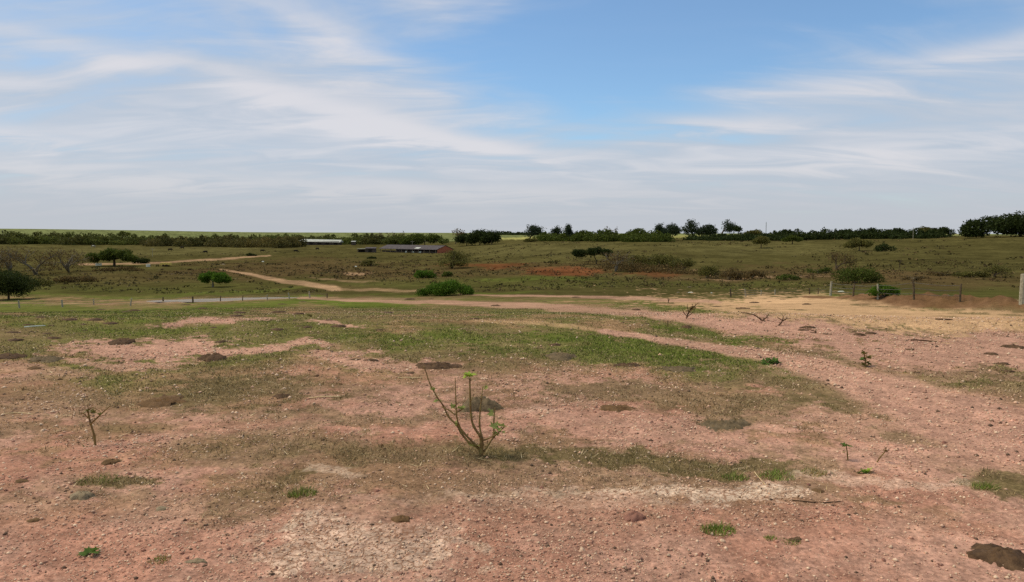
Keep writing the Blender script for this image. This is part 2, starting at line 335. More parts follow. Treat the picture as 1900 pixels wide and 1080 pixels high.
    # uneven tone
    tone = 1 + 0.34 * (n1 - .5) + 0.24 * (n2 - .5) + 0.55 * (n3 - .5) * sstep(60, 150, r) + 0.9 * (fbm(x * .25, y * .25, 55, 5, .65) - .5) * sstep(25, 60, r) + .6 * (fbm(x * .10, y * .05, 57, 4, .6) - .5) * sstep(90, 160, r)
    tone = tone + 0.75 * (fbm(x * 11, y * 11, 61, 4, .7) - .5) * sstep(22, 8, r)
    return np.clip(col * tone[:, None], 0.005, 0.85), np.clip(grass, 0, 1), np.clip(grn, 0, 1), road, crust

# ------------------------------------------------------------------ materials
def nodes_of(m): m.use_nodes = True; return m.node_tree.nodes, m.node_tree.links
def simple_mat(name, c, c2=None, scale=8.0, rough=0.9, island=0.0, bump=0.0, spec=0.15, attr=None, metallic=0.0, detail=5):
    m = bpy.data.materials.new(name); N, L = nodes_of(m); b = N['Principled BSDF']
    b.inputs['Roughness'].default_value = rough; b.inputs['Specular IOR Level'].default_value = spec; b.inputs['Metallic'].default_value = metallic
    tc = N.new('ShaderNodeTexCoord'); nz = N.new('ShaderNodeTexNoise'); L.new(tc.outputs['Object'], nz.inputs['Vector'])
    nz.inputs['Scale'].default_value = scale; nz.inputs['Detail'].default_value = detail; nz.inputs['Roughness'].default_value = 0.62
    mx = N.new('ShaderNodeMix'); mx.data_type = 'RGBA'
    mr = N.new('ShaderNodeMapRange'); L.new(nz.outputs['Fac'], mr.inputs['Value']); mr.inputs['From Min'].default_value = .33; mr.inputs['From Max'].default_value = .67
    L.new(mr.outputs[0], mx.inputs[0])
    if attr:
        at = N.new('ShaderNodeAttribute'); at.attribute_name = attr
        lo = N.new('ShaderNodeVectorMath'); lo.operation = 'SCALE'; lo.inputs['Scale'].default_value = 0.80; L.new(at.outputs['Color'], lo.inputs[0])
        hi = N.new('ShaderNodeVectorMath'); hi.operation = 'SCALE'; hi.inputs['Scale'].default_value = 1.18; L.new(at.outputs['Color'], hi.inputs[0])
        L.new(lo.outputs[0], mx.inputs[6]); L.new(hi.outputs[0], mx.inputs[7])
    else:
        mx.inputs[6].default_value = (*c, 1); mx.inputs[7].default_value = (*(c2 if c2 is not None else [v * .6 for v in c]), 1)
    col = mx.outputs[2]
    if island:
        g = N.new('ShaderNodeNewGeometry'); mr2 = N.new('ShaderNodeMapRange'); L.new(g.outputs['Random Per Island'], mr2.inputs['Value'])
        mr2.inputs['To Min'].default_value = 1 - island; mr2.inputs['To Max'].default_value = 1 + island
        v = N.new('ShaderNodeVectorMath'); v.operation = 'SCALE'; L.new(col, v.inputs[0]); L.new(mr2.outputs[0], v.inputs['Scale']); col = v.outputs[0]
    L.new(col, b.inputs['Base Color'])
    if bump:
        bp = N.new('ShaderNodeBump'); bp.inputs['Strength'].default_value = bump; bp.inputs['Distance'].default_value = 0.02
        L.new(nz.outputs['Fac'], bp.inputs['Height']); L.new(bp.outputs[0], b.inputs['Normal'])
    return m

def ground_mat():
    m = bpy.data.materials.new('ground'); N, L = nodes_of(m); b = N['Principled BSDF']
    b.inputs['Roughness'].default_value = 1.0; b.inputs['Specular IOR Level'].default_value = 0.0
    at = N.new('ShaderNodeAttribute'); at.attribute_name = 'cover'
    tc = N.new('ShaderNodeTexCoord')
    def noise(scale, det, rough):
        n = N.new('ShaderNodeTexNoise'); L.new(tc.outputs['Object'], n.inputs['Vector']); n.inputs['Scale'].default_value = scale
        n.inputs['Detail'].default_value = det; n.inputs['Roughness'].default_value = rough; return n.outputs['Fac']
    def rng(v, a, b_, c, d):
        n = N.new('ShaderNodeMapRange'); L.new(v, n.inputs['Value'])
        for k, q in zip(('From Min', 'From Max', 'To Min', 'To Max'), (a, b_, c, d)): n.inputs[k].default_value = q
        return n.outputs[0]
    def mul(a, b_):
        n = N.new('ShaderNodeMath'); n.operation = 'MULTIPLY'; L.new(a, n.inputs[0]); L.new(b_, n.inputs[1]); return n.outputs[0]
    f1 = noise(34, 6, 0.7); f2 = noise(4.5, 6, 0.68); f3 = noise(0.6, 6, 0.68)
    t = mul(mul(rng(f1, .3, .7, .52, 1.48), rng(f2, .3, .7, .76, 1.24)), rng(f3, .3, .7, .82, 1.18))
    v = N.new('ShaderNodeVectorMath'); v.operation = 'SCALE'; L.new(at.outputs['Color'], v.inputs[0]); L.new(t, v.inputs['Scale'])
    # scattered grit paler than the soil
    vo = N.new('ShaderNodeTexVoronoi'); L.new(tc.outputs['Object'], vo.inputs['Vector']); vo.inputs['Scale'].default_value = 62
    grit = rng(vo.outputs['Distance'], .14, .22, 1, 0)
    sc = N.new('ShaderNodeSeparateColor'); L.new(vo.outputs['Color'], sc.inputs[0])
    ga = N.new('ShaderNodeAttribute'); ga.attribute_name = 'bare'
    pick = rng(sc.outputs[0], .50, .52, 0, .75)
    gm = mul(mul(grit, pick), ga.outputs['Fac'])
    mx = N.new('ShaderNodeMix'); mx.data_type = 'RGBA'; L.new(gm, mx.inputs[0]); L.new(v.outputs[0], mx.inputs[6]); mx.inputs[7].default_value = (*alb(214, 180, 156), 1)
    ve = N.new('ShaderNodeTexVoronoi'); ve.feature = 'DISTANCE_TO_EDGE'; ve.inputs['Scale'].default_value = 13
    wv = N.new('ShaderNodeVectorMath'); wv.operation = 'ADD'; nv = N.new('ShaderNodeTexNoise'); nv.inputs['Scale'].default_value = 9; L.new(tc.outputs['Object'], nv.inputs['Vector'])
    sv_ = N.new('ShaderNodeVectorMath'); sv_.operation = 'SCALE'; sv_.inputs['Scale'].default_value = .12; L.new(nv.outputs['Color'], sv_.inputs[0]); L.new(tc.outputs['Object'], wv.inputs[0]); L.new(sv_.outputs[0], wv.inputs[1]); L.new(wv.outputs[0], ve.inputs['Vector'])
    ca = N.new('ShaderNodeAttribute'); ca.attribute_name = 'crust'
    ck = mul(rng(ve.outputs['Distance'], .0, .09, .85, 0), rng(ca.outputs['Fac'], .12, .5, 0, 1))
    mk_ = N.new('ShaderNodeMix'); mk_.data_type = 'RGBA'; L.new(ck, mk_.inputs[0]); L.new(mx.outputs[2], mk_.inputs[6]); mk_.inputs[7].default_value = (*alb(128, 88, 66), 1)
    L.new(mk_.outputs[2], b.inputs['Base Color'])
    bp = N.new('ShaderNodeBump'); bp.inputs['Strength'].default_value = 0.55; bp.inputs['Distance'].default_value = 0.012
    L.new(f1, bp.inputs['Height']); L.new(bp.outputs[0], b.inputs['Normal'])
    return m
M = {}
M['ground'] = ground_mat()
M['grass'] = simple_mat('grass_blades', None, attr='tint', scale=3, island=.35, rough=.8)
M['gravel'] = simple_mat('gravel', None, attr='tint', scale=60, island=.22, rough=.95)
def leafy(m):
    N, L = m.node_tree.nodes, m.node_tree.links; b = N['Principled BSDF']; o = [n for n in N if n.type == 'OUTPUT_MATERIAL'][0]
    t = N.new('ShaderNodeBsdfTranslucent'); L.new(b.inputs['Base Color'].links[0].from_socket, t.inputs['Color']); x = N.new('ShaderNodeMixShader'); x.inputs[0].default_value = .38
    L.new(b.outputs[0], x.inputs[1]); L.new(t.outputs[0], x.inputs[2]); L.new(x.outputs[0], o.inputs['Surface']); return m
def foliage(name, a, b, island=.38, scale=.8): M[name] = leafy( simple_mat(name, tuple(alb(*a) * 1.32), tuple(alb(*b) * 1.32), scale=scale, rough=.75, island=island, spec=.12))
foliage('leaf_dark', (54, 62, 28), (36, 44, 18)); foliage('leaf_mid', (80, 88, 34), (56, 64, 24)); foliage('leaf_olive', (98, 94, 48), (74, 70, 34))
foliage('leaf_bright', (80, 104, 32), (56, 78, 20)); foliage('leaf_brown', (102, 84, 52), (74, 62, 36)); foliage('leaf_blue', (56, 66, 46), (40, 48, 34))
foliage('leaf_wood', (84, 90, 40), (66, 62, 32), scale=.03); foliage('leaf_woodbrown', (98, 86, 48), (66, 66, 34), scale=.03)
foliage('leaf_fresh', (156, 170, 78), (122, 140, 58), scale=20, island=.2); foliage('leaf_dull', (136, 142, 84), (106, 112, 62), scale=20, island=.2)
foliage('weed_leaf', (84, 104, 48), (66, 86, 38), scale=30, island=.25)
M['bark'] = simple_mat('bark', tuple(alb(92, 78, 62)), tuple(alb(62, 52, 40)), scale=6, bump=.5)
M['bark_grey'] = simple_mat('bark_grey', tuple(alb(126, 116, 100)), tuple(alb(92, 84, 70)), scale=6, bump=.5)
M['stem'] = simple_mat('stem', tuple(alb(136, 118, 70)), tuple(alb(104, 74, 48)), scale=26, bump=.4, rough=.7)
M['deadwood'] = simple_mat('deadwood', tuple(alb(96, 74, 54)), tuple(alb(62, 46, 34)), scale=14, bump=.5)
M['post_grey'] = simple_mat('post_grey', tuple(alb(176, 168, 148)), tuple(alb(136, 126, 108)), scale=9, bump=.5)
M['post_brown'] = simple_mat('post_brown', tuple(alb(104, 90, 70)), tuple(alb(70, 60, 46)), scale=9, bump=.5)
M['wire'] = simple_mat('wire', tuple(alb(120, 116, 108)), tuple(alb(90, 80, 70)), scale=2, rough=.5, metallic=.6)
M['dung'] = simple_mat('dung', tuple(alb(104, 80, 58)), tuple(alb(64, 48, 36)), scale=18, bump=.8)
M['dung_grey'] = simple_mat('dung_grey', tuple(alb(120, 102, 78)), tuple(alb(84, 72, 54)), scale=22, bump=.8)
M['dung_brown'] = simple_mat('dung_brown', tuple(alb(120, 92, 64)), tuple(alb(88, 66, 44)), scale=18, bump=.8)
M['stone_grey'] = simple_mat('stone_grey', tuple(alb(152, 134, 110)), tuple(alb(112, 98, 78)), scale=24, bump=.6)
M['stone_pink'] = simple_mat('stone_pink', tuple(alb(146, 104, 90)), tuple(alb(118, 82, 70)), scale=24, bump=.6)
M['stone_pale'] = simple_mat('stone_pale', tuple(alb(216, 190, 164)), tuple(alb(176, 142, 120)), scale=40, bump=.5)
M['straw'] = simple_mat('straw', tuple(alb(214, 190, 150)), tuple(alb(188, 160, 120)), scale=30)
M['litter'] = simple_mat('litter', tuple(alb(226, 220, 208)), tuple(alb(196, 190, 178)), scale=10)
M['cow'] = simple_mat('cow_hide', tuple(alb(44, 36, 30)), tuple(alb(28, 24, 20)), scale=2)
M['cow_white'] = simple_mat('cow_hide_pale', tuple(alb(196, 190, 176)), tuple(alb(40, 34, 30)), scale=1.1, detail=1)
M['roof_dark'] = simple_mat('roof_dark', tuple(alb(96, 88, 88)), tuple(alb(72, 64, 64)), scale=.9, bump=.3)
M['roof_white'] = simple_mat('roof_white', tuple(alb(196, 196, 188)), tuple(alb(160, 160, 152)), scale=.6)
M['brick'] = simple_mat('brick', tuple(alb(178, 108, 82)), tuple(alb(150, 86, 62)), scale=1.4)
M['wall_dark'] = simple_mat('wall_boards', tuple(alb(98, 84, 74)), tuple(alb(66, 56, 50)), scale=1.0)
M['timber'] = simple_mat('timber', tuple(alb(128, 112, 94)), tuple(alb(98, 84, 70)), scale=2)
M['yellow'] = simple_mat('yellow_paint', tuple(alb(222, 194, 110)), tuple(alb(196, 166, 88)), scale=2)
M['white_paint'] = simple_mat('white_paint', tuple(alb(222, 218, 206)), tuple(alb(196, 190, 178)), scale=2)
M['steel'] = simple_mat('galvanised', tuple(alb(158, 160, 160)), tuple(alb(128, 130, 130)), scale=2, rough=.5, metallic=.3)
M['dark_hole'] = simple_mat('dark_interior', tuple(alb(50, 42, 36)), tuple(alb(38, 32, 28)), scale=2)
def water_mat():
    m = bpy.data.materials.new('pond_water'); N, L = nodes_of(m); b = N['Principled BSDF']
    b.inputs['Base Color'].default_value = (*alb(140, 122, 94), 1); b.inputs['Roughness'].default_value = .4; b.inputs['IOR'].default_value = 1.33
    tc = N.new('ShaderNodeTexCoord'); n = N.new('ShaderNodeTexNoise'); L.new(tc.outputs['Object'], n.inputs['Vector']); n.inputs['Scale'].default_value = 2.2; n.inputs['Detail'].default_value = 4
    bp = N.new('ShaderNodeBump'); bp.inputs['Strength'].default_value = .05; bp.inputs['Distance'].default_value = .03; L.new(n.outputs['Fac'], bp.inputs['Height']); L.new(bp.outputs[0], b.inputs['Normal'])
    return m
M['water'] = water_mat()

# ------------------------------------------------------------------ mesh helpers
def mesh_np(name, V, faces, mat, parent=None, smooth=False, tint=None, loops=None):
    me = bpy.data.meshes.new(name); V = np.asarray(V, np.float32); faces = np.asarray(faces, np.int32)
    nf, k = faces.shape
    me.vertices.add(len(V)); me.vertices.foreach_set('co', V.ravel())
    me.loops.add(nf * k); me.loops.foreach_set('vertex_index', faces.ravel())
    me.polygons.add(nf); me.polygons.foreach_set('loop_start', np.arange(nf, dtype=np.int32) * k)
    if smooth: me.polygons.foreach_set('use_smooth', np.ones(nf, bool))
    me.materials.append(mat)
    if tint is not None:
        a = me.color_attributes.new('tint', 'FLOAT_COLOR', 'POINT')
        a.data.foreach_set('color', np.concatenate([tint, np.ones((len(V), 1))], 1).astype(np.float32).ravel())
    me.update(calc_edges=True); me.validate()
    o = bpy.data.objects.new(name, me); COL.objects.link(o)
    if parent is not None: o.parent = parent
    return o
class MB:
    def __init__(s): s.v = []; s.f = []
    def add(s, vs, fs):
        k = len(s.v); s.v += [tuple(v) for v in vs]; s.f += [tuple(i + k for i in f) for f in fs]
    def box(s, c, d, rz=0.0):
        ca, sa = math.cos(rz), math.sin(rz); vs = []
        for sx in (-.5, .5):
            for sy in (-.5, .5):
                for sz in (-.5, .5):
                    x, y = sx * d[0], sy * d[1]; vs.append((c[0] + x * ca - y * sa, c[1] + x * sa + y * ca, c[2] + sz * d[2]))
        s.add(vs, [(0, 1, 3, 2), (4, 6, 7, 5), (0, 4, 5, 1), (2, 3, 7, 6), (0, 2, 6, 4), (1, 5, 7, 3)])
    def tube(s, pts, rad, n=6, cap=True):
        pts = [Vector(p) for p in pts]; rings = []; up = Vector((0.3, 0.5, 0.81)).normalized()
        for i, p in enumerate(pts):
            t = (pts[min(i + 1, len(pts) - 1)] - pts[max(i - 1, 0)])
            t = t.normalized() if t.length > 1e-9 else Vector((0, 0, 1))
            a = t.cross(up)
            if a.length < 1e-3: a = t.cross(Vector((1, 0, 0)))
            a.normalize(); b = t.cross(a)
            r = rad[i] if isinstance(rad, (list, tuple)) else rad
            rings.append([p + (a * math.cos(2 * math.pi * j / n) + b * math.sin(2 * math.pi * j / n)) * r for j in range(n)])
        vs = [v for r in rings for v in r]; fs = []
        for i in range(len(pts) - 1):
            for j in range(n): fs.append((i * n + j, i * n + (j + 1) % n, (i + 1) * n + (j + 1) % n, (i + 1) * n + j))
        if cap: fs.append(tuple(range(n))[::-1]); fs.append(tuple((len(pts) - 1) * n + j for j in range(n)))
        s.add(vs, fs)
    def build(s, name, mat, parent=None, smooth=False):
        me = bpy.data.meshes.new(name); me.from_pydata(s.v, [], s.f); me.materials.append(mat)
        if smooth: me.polygons.foreach_set('use_smooth', [True] * len(me.polygons))
        me.update(); o = bpy.data.objects.new(name, me); COL.objects.link(o)
        if parent is not None: o.parent = parent
        return o
def tag(o, label, cat, group=None, kind=None):
    if label: o['label'] = label
    if cat: o['category'] = cat
    if group: o['group'] = group
    if kind: o['kind'] = kind
    return o
def empty(name, loc, rz=0.0):
    o = bpy.data.objects.new(name, None); COL.objects.link(o); o.location = loc; o.rotation_euler = (0, 0, rz); o.empty_display_size = .2; return o

# ------------------------------------------------------------------ the ground sheet
def build_ground():
    fine = np.linspace(-0.66, 0.66, 760)
    rest = np.linspace(0.66, 2 * math.pi - 0.66, 62)[1:-1]
    az = np.concatenate([fine, rest]); na = len(az)
    # rings spaced so that they fall evenly on the slopes
    dl = np.exp(np.linspace(math.log(0.25), math.log(5600), 60000))
    zc = base_z(np.zeros_like(dl), dl); row = project(np.zeros_like(dl), dl, zc)[1]
    z2 = base_z(dl * .45, dl); row2 = project(dl * .45, dl, z2)[1]
    dens = np.abs(np.gradient(row)) + .5 * np.abs(np.gradient(row2))
    wgt = np.where(dl < 2.9, 0, np.where(row > 620, .62, 1.25)); dens = dens * wgt + 0.0006 * 1.0
    cs = np.cumsum(dens); cs /= cs[-1]
    r = np.interp(np.linspace(0, 1, 640), cs, dl)
    A, R = np.meshgrid(az, r); x = (R * np.sin(A)).ravel(); y = (R * np.cos(A)).ravel()
    z = height(x, y); col, grass, grn, road, crust = cover(x, y)
    V = np.stack([x, y, z], 1); nr = len(r)
    i = np.arange(nr - 1)[:, None] * na; j = np.arange(na)[None, :]; j2 = (j + 1) % na
    Fq = np.stack([i + j, i + na + j, i + na + j2, i + j2], -1).reshape(-1, 4)
    Fq = Fq[:, ::-1]
    rw = road[Fq].mean(1) > 0.5
    px, py = project(x, y, z); fx = px[Fq].mean(1)
    groups = [('ground', ~rw), ('dirt_track', rw & (fx > 760)), ('dirt_path', rw & (fx <= 760))]
    bare = np.clip(1 - grass * .8, 0, 1) * sstep(30, 10, np.hypot(x, y))
    V0 = np.array([[0, 0, z[:na].mean()]]) 
    for name, sel in groups:
        f = Fq[sel]
        used, inv = np.unique(f, return_inverse=True); f = inv.reshape(-1, 4)
        o = mesh_np(name, V[used], f, M['ground'], smooth=True)
        me = o.data
        a = me.color_attributes.new('cover', 'FLOAT_COLOR', 'POINT')
        a.data.foreach_set('color', np.concatenate([col[used], np.ones((len(used), 1))], 1).astype(np.float32).ravel())
        a = me.attributes.new('bare', 'FLOAT', 'POINT'); a.data.foreach_set('value', bare[used].astype(np.float32))
        a = me.attributes.new('crust', 'FLOAT', 'POINT'); a.data.foreach_set('value', crust[used].astype(np.float32))
        o['kind'] = 'structure'
    tag(bpy.data.objects['ground'], 'pinkish gravel rise, patchy meadow and dry olive pasture hills', None)
    tag(bpy.data.objects['dirt_track'], 'bare tan earth track sweeping past the fence', None)
    tag(bpy.data.objects['dirt_path'], 'pale dirt road and path across the valley pasture', None)
build_ground()

def build_pond():
    ca, sa = math.cos(POND_T), math.sin(POND_T); vs = []
    for k in range(64):
        t = 2 * math.pi * k / 64; u, v = POND_R[0] * 1.02 * math.cos(t), POND_R[1] * 1.02 * math.sin(t)
        vs.append((POND_C[0] + u * ca - v * sa, POND_C[1] + u * sa + v * ca, POND_Z - .05))
    mb = MB(); mb.add(vs, [tuple(range(64))]); o = mb.build('pond', M['water']); tag(o, 'long narrow grey pond below the wire fence', None, kind='structure')
build_pond()
# ------------------------------------------------------------------ grass and gravel (nobody could count them)
def scatter(n, r0, r1, power, az=0.64):
    u = RNG.random(n); r = (r0 ** power + u * (r1 ** power - r0 ** power)) ** (1 / power)
    a = (RNG.random(n) * 2 - 1) * az
    return r * np.sin(a), r * np.cos(a), r
def build_grass():
    x, y, r = scatter(900000, 2.6, 62, 0.28)
    col, g, grn, road, crust = cover(x, y)
    clump = fbm(x * 3.0, y * 3.0, 81, 3, .6)
    p = np.clip(g * 1.05 - 0.12, 0, 1) * sstep(.33, .60, clump + .12 * grn + .06 * g) * (1 - .45 * sstep(10, 20, r)) * sstep(62, 34, r)
    keep = RNG.random(len(x)) < p
    x, y, r, col, g, grn = x[keep], y[keep], r[keep], col[keep], g[keep], grn[keep]
    n = len(x); z = height(x, y)
    th = RNG.random(n) * 2 * math.pi; lean = RNG.normal(0, 1.3, n); h = (0.012 + 0.030 * RNG.random(n)) * (0.85 + .2 * grn) * (1 - .35 * sstep(9, 16, r))
    w = 0.0030 * np.clip(r / 4.5, 1, 8)
    wx, wy = np.cos(th) * w, np.sin(th) * w
    l2 = RNG.random(n) * 2 * math.pi; dx = np.cos(l2) * h * np.abs(lean) * 1.2; dy = np.sin(l2) * h * np.abs(lean) * 1.2
    straw = RNG.random(n) < .06 * (1 - grn); k3 = np.where(straw, 1.6 + 1.6 * RNG.random(n), 1.0); dx = dx * k3; dy = dy * k3
    hh = h / np.sqrt(1 + lean ** 2) * np.where(straw, .7, 1)
    V = np.empty((n, 3, 3)); V[:, 0] = np.stack([x - wx, y - wy, z - .004], 1); V[:, 1] = np.stack([x + wx, y + wy, z - .004], 1); V[:, 2] = np.stack([x + dx, y + dy, z + hh], 1)
    t = np.tile(alb(184, 160, 118), (n, 1)); t2 = np.tile(alb(112, 98, 66), (n, 1)); k = RNG.random(n)[:, None]
    t = t * k + t2 * (1 - k)
    gr = np.tile(alb(106, 116, 47), (n, 1)) * (0.7 + .7 * RNG.random(n))[:, None]
    isg = (RNG.random(n) < grn * .85)[:, None]
    t = np.where(isg, gr, t) * .6 + col * .4
    t = np.where(straw[:, None], alb(206, 184, 146), t)
    o = mesh_np('grass', V.reshape(-1, 3), np.arange(n * 3).reshape(-1, 3), M['grass'], tint=np.repeat(t, 3, 0))
    tag(o, 'short sparse grass blades, dry brown and green, on the meadow', 'grass', kind='stuff')
    return n
def build_gravel():
    x, y, r = scatter(320000, 2.6, 20, 0.3)
    col, g, grn, road, crust = cover(x, y)
    pale = (col.mean(1) > alb(176, 140, 122).mean())
    p = np.clip(1 - g * 1.15, 0.03, 1) * (0.26 + .85 * sstep(.46, .60, fbm(x * 1.4, y * 1.4, 91, 4, .65)) + .5 * pale)
    keep = RNG.random(len(x)) < p
    x, y, r, col = x[keep], y[keep], r[keep], col[keep]; n = len(x); z = height(x, y)
    sz = np.clip(np.exp(RNG.normal(math.log(.0027), .66, n)), .0013, .014) * np.clip(r / 5.0, 1, 1.9)
    base = np.array([(1, 0, 0), (-.2, 1, 0), (-1, -.15, 0), (.1, -1, 0), (0, 0, .75), (0, 0, -.5)])
    V = base[None] * sz[:, None, None] * (0.65 + .7 * RNG.random((n, 6, 3)))
    a = RNG.random(n) * 6.283; ca, sa = np.cos(a)[:, None], np.sin(a)[:, None]
    X = V[..., 0] * ca - V[..., 1] * sa; Y = V[..., 0] * sa + V[..., 1] * ca
    V = np.stack([X + x[:, None], Y + y[:, None], V[..., 2] + (z + sz * .15)[:, None]], -1)
    f = np.array([(0, 1, 4), (1, 2, 4), (2, 3, 4), (3, 0, 4), (1, 0, 5), (2, 1, 5), (3, 2, 5), (0, 3, 5)])
    Fa = (f[None] + (np.arange(n) * 6)[:, None, None]).reshape(-1, 3)
    k = RNG.random(n)[:, None]; t = np.where(k < .27, alb(212, 182, 156), np.where(k < .62, alb(198, 160, 136), col * 1.1))
    t = np.where(k > .93, alb(104, 84, 70), t)
    o = mesh_np('gravel', V.reshape(-1, 3), Fa, M['gravel'], tint=np.repeat(t, 6, 0))
    tag(o, 'pale and pinkish gravel strewn over the bare soil', 'gravel', kind='stuff')
    return n
print('blades', build_grass(), 'stones', build_gravel())

# ------------------------------------------------------------------ plants: leaves and branches
def leaf_cloud(P, size, rng, flat=0.0):
    """one small quad per point, turned at random"""
    n = len(P); a = rng.normal(size=(n, 3)); a[:, 2] *= (1 - flat); a /= np.linalg.norm(a, axis=1)[:, None]
    b = np.cross(a, rng.normal(size=(n, 3))); b /= np.maximum(np.linalg.norm(b, axis=1)[:, None], 1e-6)
    s = (size * (0.55 + .9 * rng.random(n)))[:, None]
    a = a * s; b = b * s * .62
    V = np.stack([P - a, P - b * .9 + a * .1, P + a, P + b * .9 - a * .1], 1)
    return V.reshape(-1, 3), np.arange(n * 4).reshape(-1, 4)
def lobes_points(lobes, n, rng, shell=.55, gap=.0, gs=1.0, ragged=1.0):
    vol = np.array([l[1][0] * l[1][1] * l[1][2] for l in lobes]) ** .7; vol /= vol.sum()
    idx = rng.choice(len(lobes), n, p=vol); d = rng.normal(size=(n, 3)); d /= np.linalg.norm(d, axis=1)[:, None]
    r = shell + (1 - shell) * rng.random(n) ** .7; r = np.where(rng.random(n) < .3, r * (1 + .3 * ragged * rng.random(n)), r)
    r = r * (1 - .22 * ragged + .5 * ragged * vnoise(d[:, 0] * 3 + idx * 7.1, d[:, 2] * 3 + d[:, 1] * 2, 3))
    C = np.array([l[0] for l in lobes])[idx]; R = np.array([l[1] for l in lobes])[idx]
    P = C + d * r[:, None] * R
    if gap:
        q = vnoise(P[:, 0] * gs + P[:, 2] * gs * .7, P[:, 1] * gs - P[:, 2] * gs, 5)
        P = P[q > gap]
    return P
def branch_tree(mb, p, d, length, rad, depth, rng, spread=.6, up=.12, kids=(2, 4), n=5, curl=.18):
    """a limb that forks; used for bare and sparse trees"""
    pts = [p]; rr = [rad]; q = Vector(p); dd = Vector(d).normalized(); seg = 3 if depth else 2; tips = []
    for i in range(seg):
        dd = (dd + Vector(rng.normal(size=3)) * curl + Vector((0, 0, up))).normalized()
        q = q + dd * (length / seg); pts.append(q.copy()); rr.append(rad * (1 - .55 * (i + 1) / seg))
    mb.tube(pts, rr, n=n if depth > 1 else 3, cap=False)
    if depth == 0: return [q]
    for k in range(int(rng.integers(kids[0], kids[1] + 1))):
        t = .45 + .55 * rng.random(); i = min(int(t * seg), seg - 1); s = pts[i].lerp(pts[i + 1], t * seg - i)
        nd = (dd + Vector(rng.normal(size=3)) * spread).normalized()
        tips += branch_tree(mb, s, nd, length * (.55 + .3 * rng.random()), rad * .5, depth - 1, rng, spread, up, kids, n, curl)
    tips += branch_tree(mb, q, (dd + Vector(rng.normal(size=3)) * .3).normalized(), length * .62, rad * .45, depth - 1, rng, spread, up, kids, n, curl)
    return tips
def loc(o, root): pass
def tree(px, base, w, h, kind, leaf, label, cat='tree', group=None, name=None, seed=None, depth=None, dens=1.0, lean=0.0, trunk_px=None, bark='bark', sink=.06, low=None, ragged=1.0):
    """base: row where it meets the ground; w, h: size in photo pixels, turned into metres by the distance of that ground"""
    seed = seed if seed is not None else int(px * 7 + base * 13); rng = np.random.default_rng(seed)
    g = ground(px, base); m = g.y / F; W, H = w * m, h * m
    D = min(W, max(H * 2.2, W * .55)) if depth is None else depth * m
    name = name or {'dense': 'tree', 'flat': 'tree', 'bush': 'bush', 'airy': 'tree', 'bare': 'bare_tree', 'palm': 'palm_tree'}[kind]
    root = empty(name, g); tag(root, label, cat, group)
    tb = MB(); lobes = []
    npx = w * h
    lsz = max(.05, m * (1.35 if kind != 'airy' else 1.25))
    if w > 150: lsz *= 1.6
    if kind in ('bare', 'airy'):
        ntr = 1 if H < 2 or w < 60 else 2; tips = []
        sub = MB()
        for k in range(ntr):
            a = rng.random() * 6.28
            d0 = Vector((math.cos(a) * .25 + lean, math.sin(a) * .25, 1))
            tips += branch_tree(tb, Vector((0, 0, -sink)), d0, H * .42, H * .035 + m * .18, 3, rng, spread=.85 * (W / H) ** .5 * .8, up=.05, kids=(2, 3))
        T = np.array([tuple(t) for t in tips])
        # fit the spread to the measured outline
        ext = np.abs(T[:, 0]).max(); zx = T[:, 2].max(); ey = np.abs(T[:, 1]).max()
        sx, sy, sz = W * .5 / max(ext, .01), D * .5 / max(ey, .01), H / max(zx, .01)
        tb.v = [(v[0] * (sx if v[2] > H * .1 else 1 + (sx - 1) * max(v[2], 0) / (H * .1)), v[1] * (sy if v[2] > H * .1 else 1 + (sy - 1) * max(v[2], 0) / (H * .1)), v[2] * sz) for v in tb.v]
        T = T * np.array([sx, sy, sz])
        tb.build('trunk', M[bark], root)
        if kind == 'airy' or dens > 1:
            n = int(np.clip(npx * 1.5 * (dens if kind == 'airy' else .2), 120, 4000)); c = T[rng.choice(len(T), n)] * (0.62 + .38 * rng.random((n, 1)) ** .6)
            P = c + rng.normal(size=(n, 3)) * np.array([W, D, H * .8]) * .075
            P = P[P[:, 2] > H * .12]
            V, f = leaf_cloud(P, lsz, rng); mesh_np('crown', V, f, M[leaf], root)
        return root
    if kind == 'palm':
        tb.tube([(0, 0, -sink), (.1 * W, 0, H * .4), (0.02 * W, 0, H * .74)], [W * .07, W * .05, W * .05], 6); tb.build('trunk', M[bark], root)
        lobes = [((0, 0, H * .78), (W * .42, W * .42, H * .2))]
        P = lobes_points(lobes, 500, rng, .2); V, f = leaf_cloud(P, lsz, rng)
        mesh_np('crown', V, f, M[leaf], root); return root
    lo = {'dense': .10, 'flat': .24, 'bush': -.04}[kind] if low is None else low
    nl = int(np.clip(w / 9, 5, 22))
    ch = H * (1 - lo)
    for k in range(nl):
        u = (k + .5) / nl * 2 - 1; u += rng.normal() * .12; v = rng.uniform(-1, 1) * math.sqrt(max(.05, 1 - u * u))
        dome = math.sqrt(max(.10, 1 - .85 * u * u))
        rr = ch * rng.uniform(.28, .42) * (.6 + .4 * dome)
        zc = H * lo + rr * .8 + (ch * dome - rr * 1.8) * rng.uniform(.35, 1.0) if ch * dome > rr * 1.8 else H * lo + rr
        rx = min(max(rr * rng.uniform(1.1, 1.8), W / nl * 1.1), W * .3)
        lobes.append(((u * (W / 2 - rx * .75) + lean * zc, v * D * .36, zc), (rx, max(rx * .8, D * .16), rr)))
    tr = (trunk_px or max(1.6, h * .055)) * m
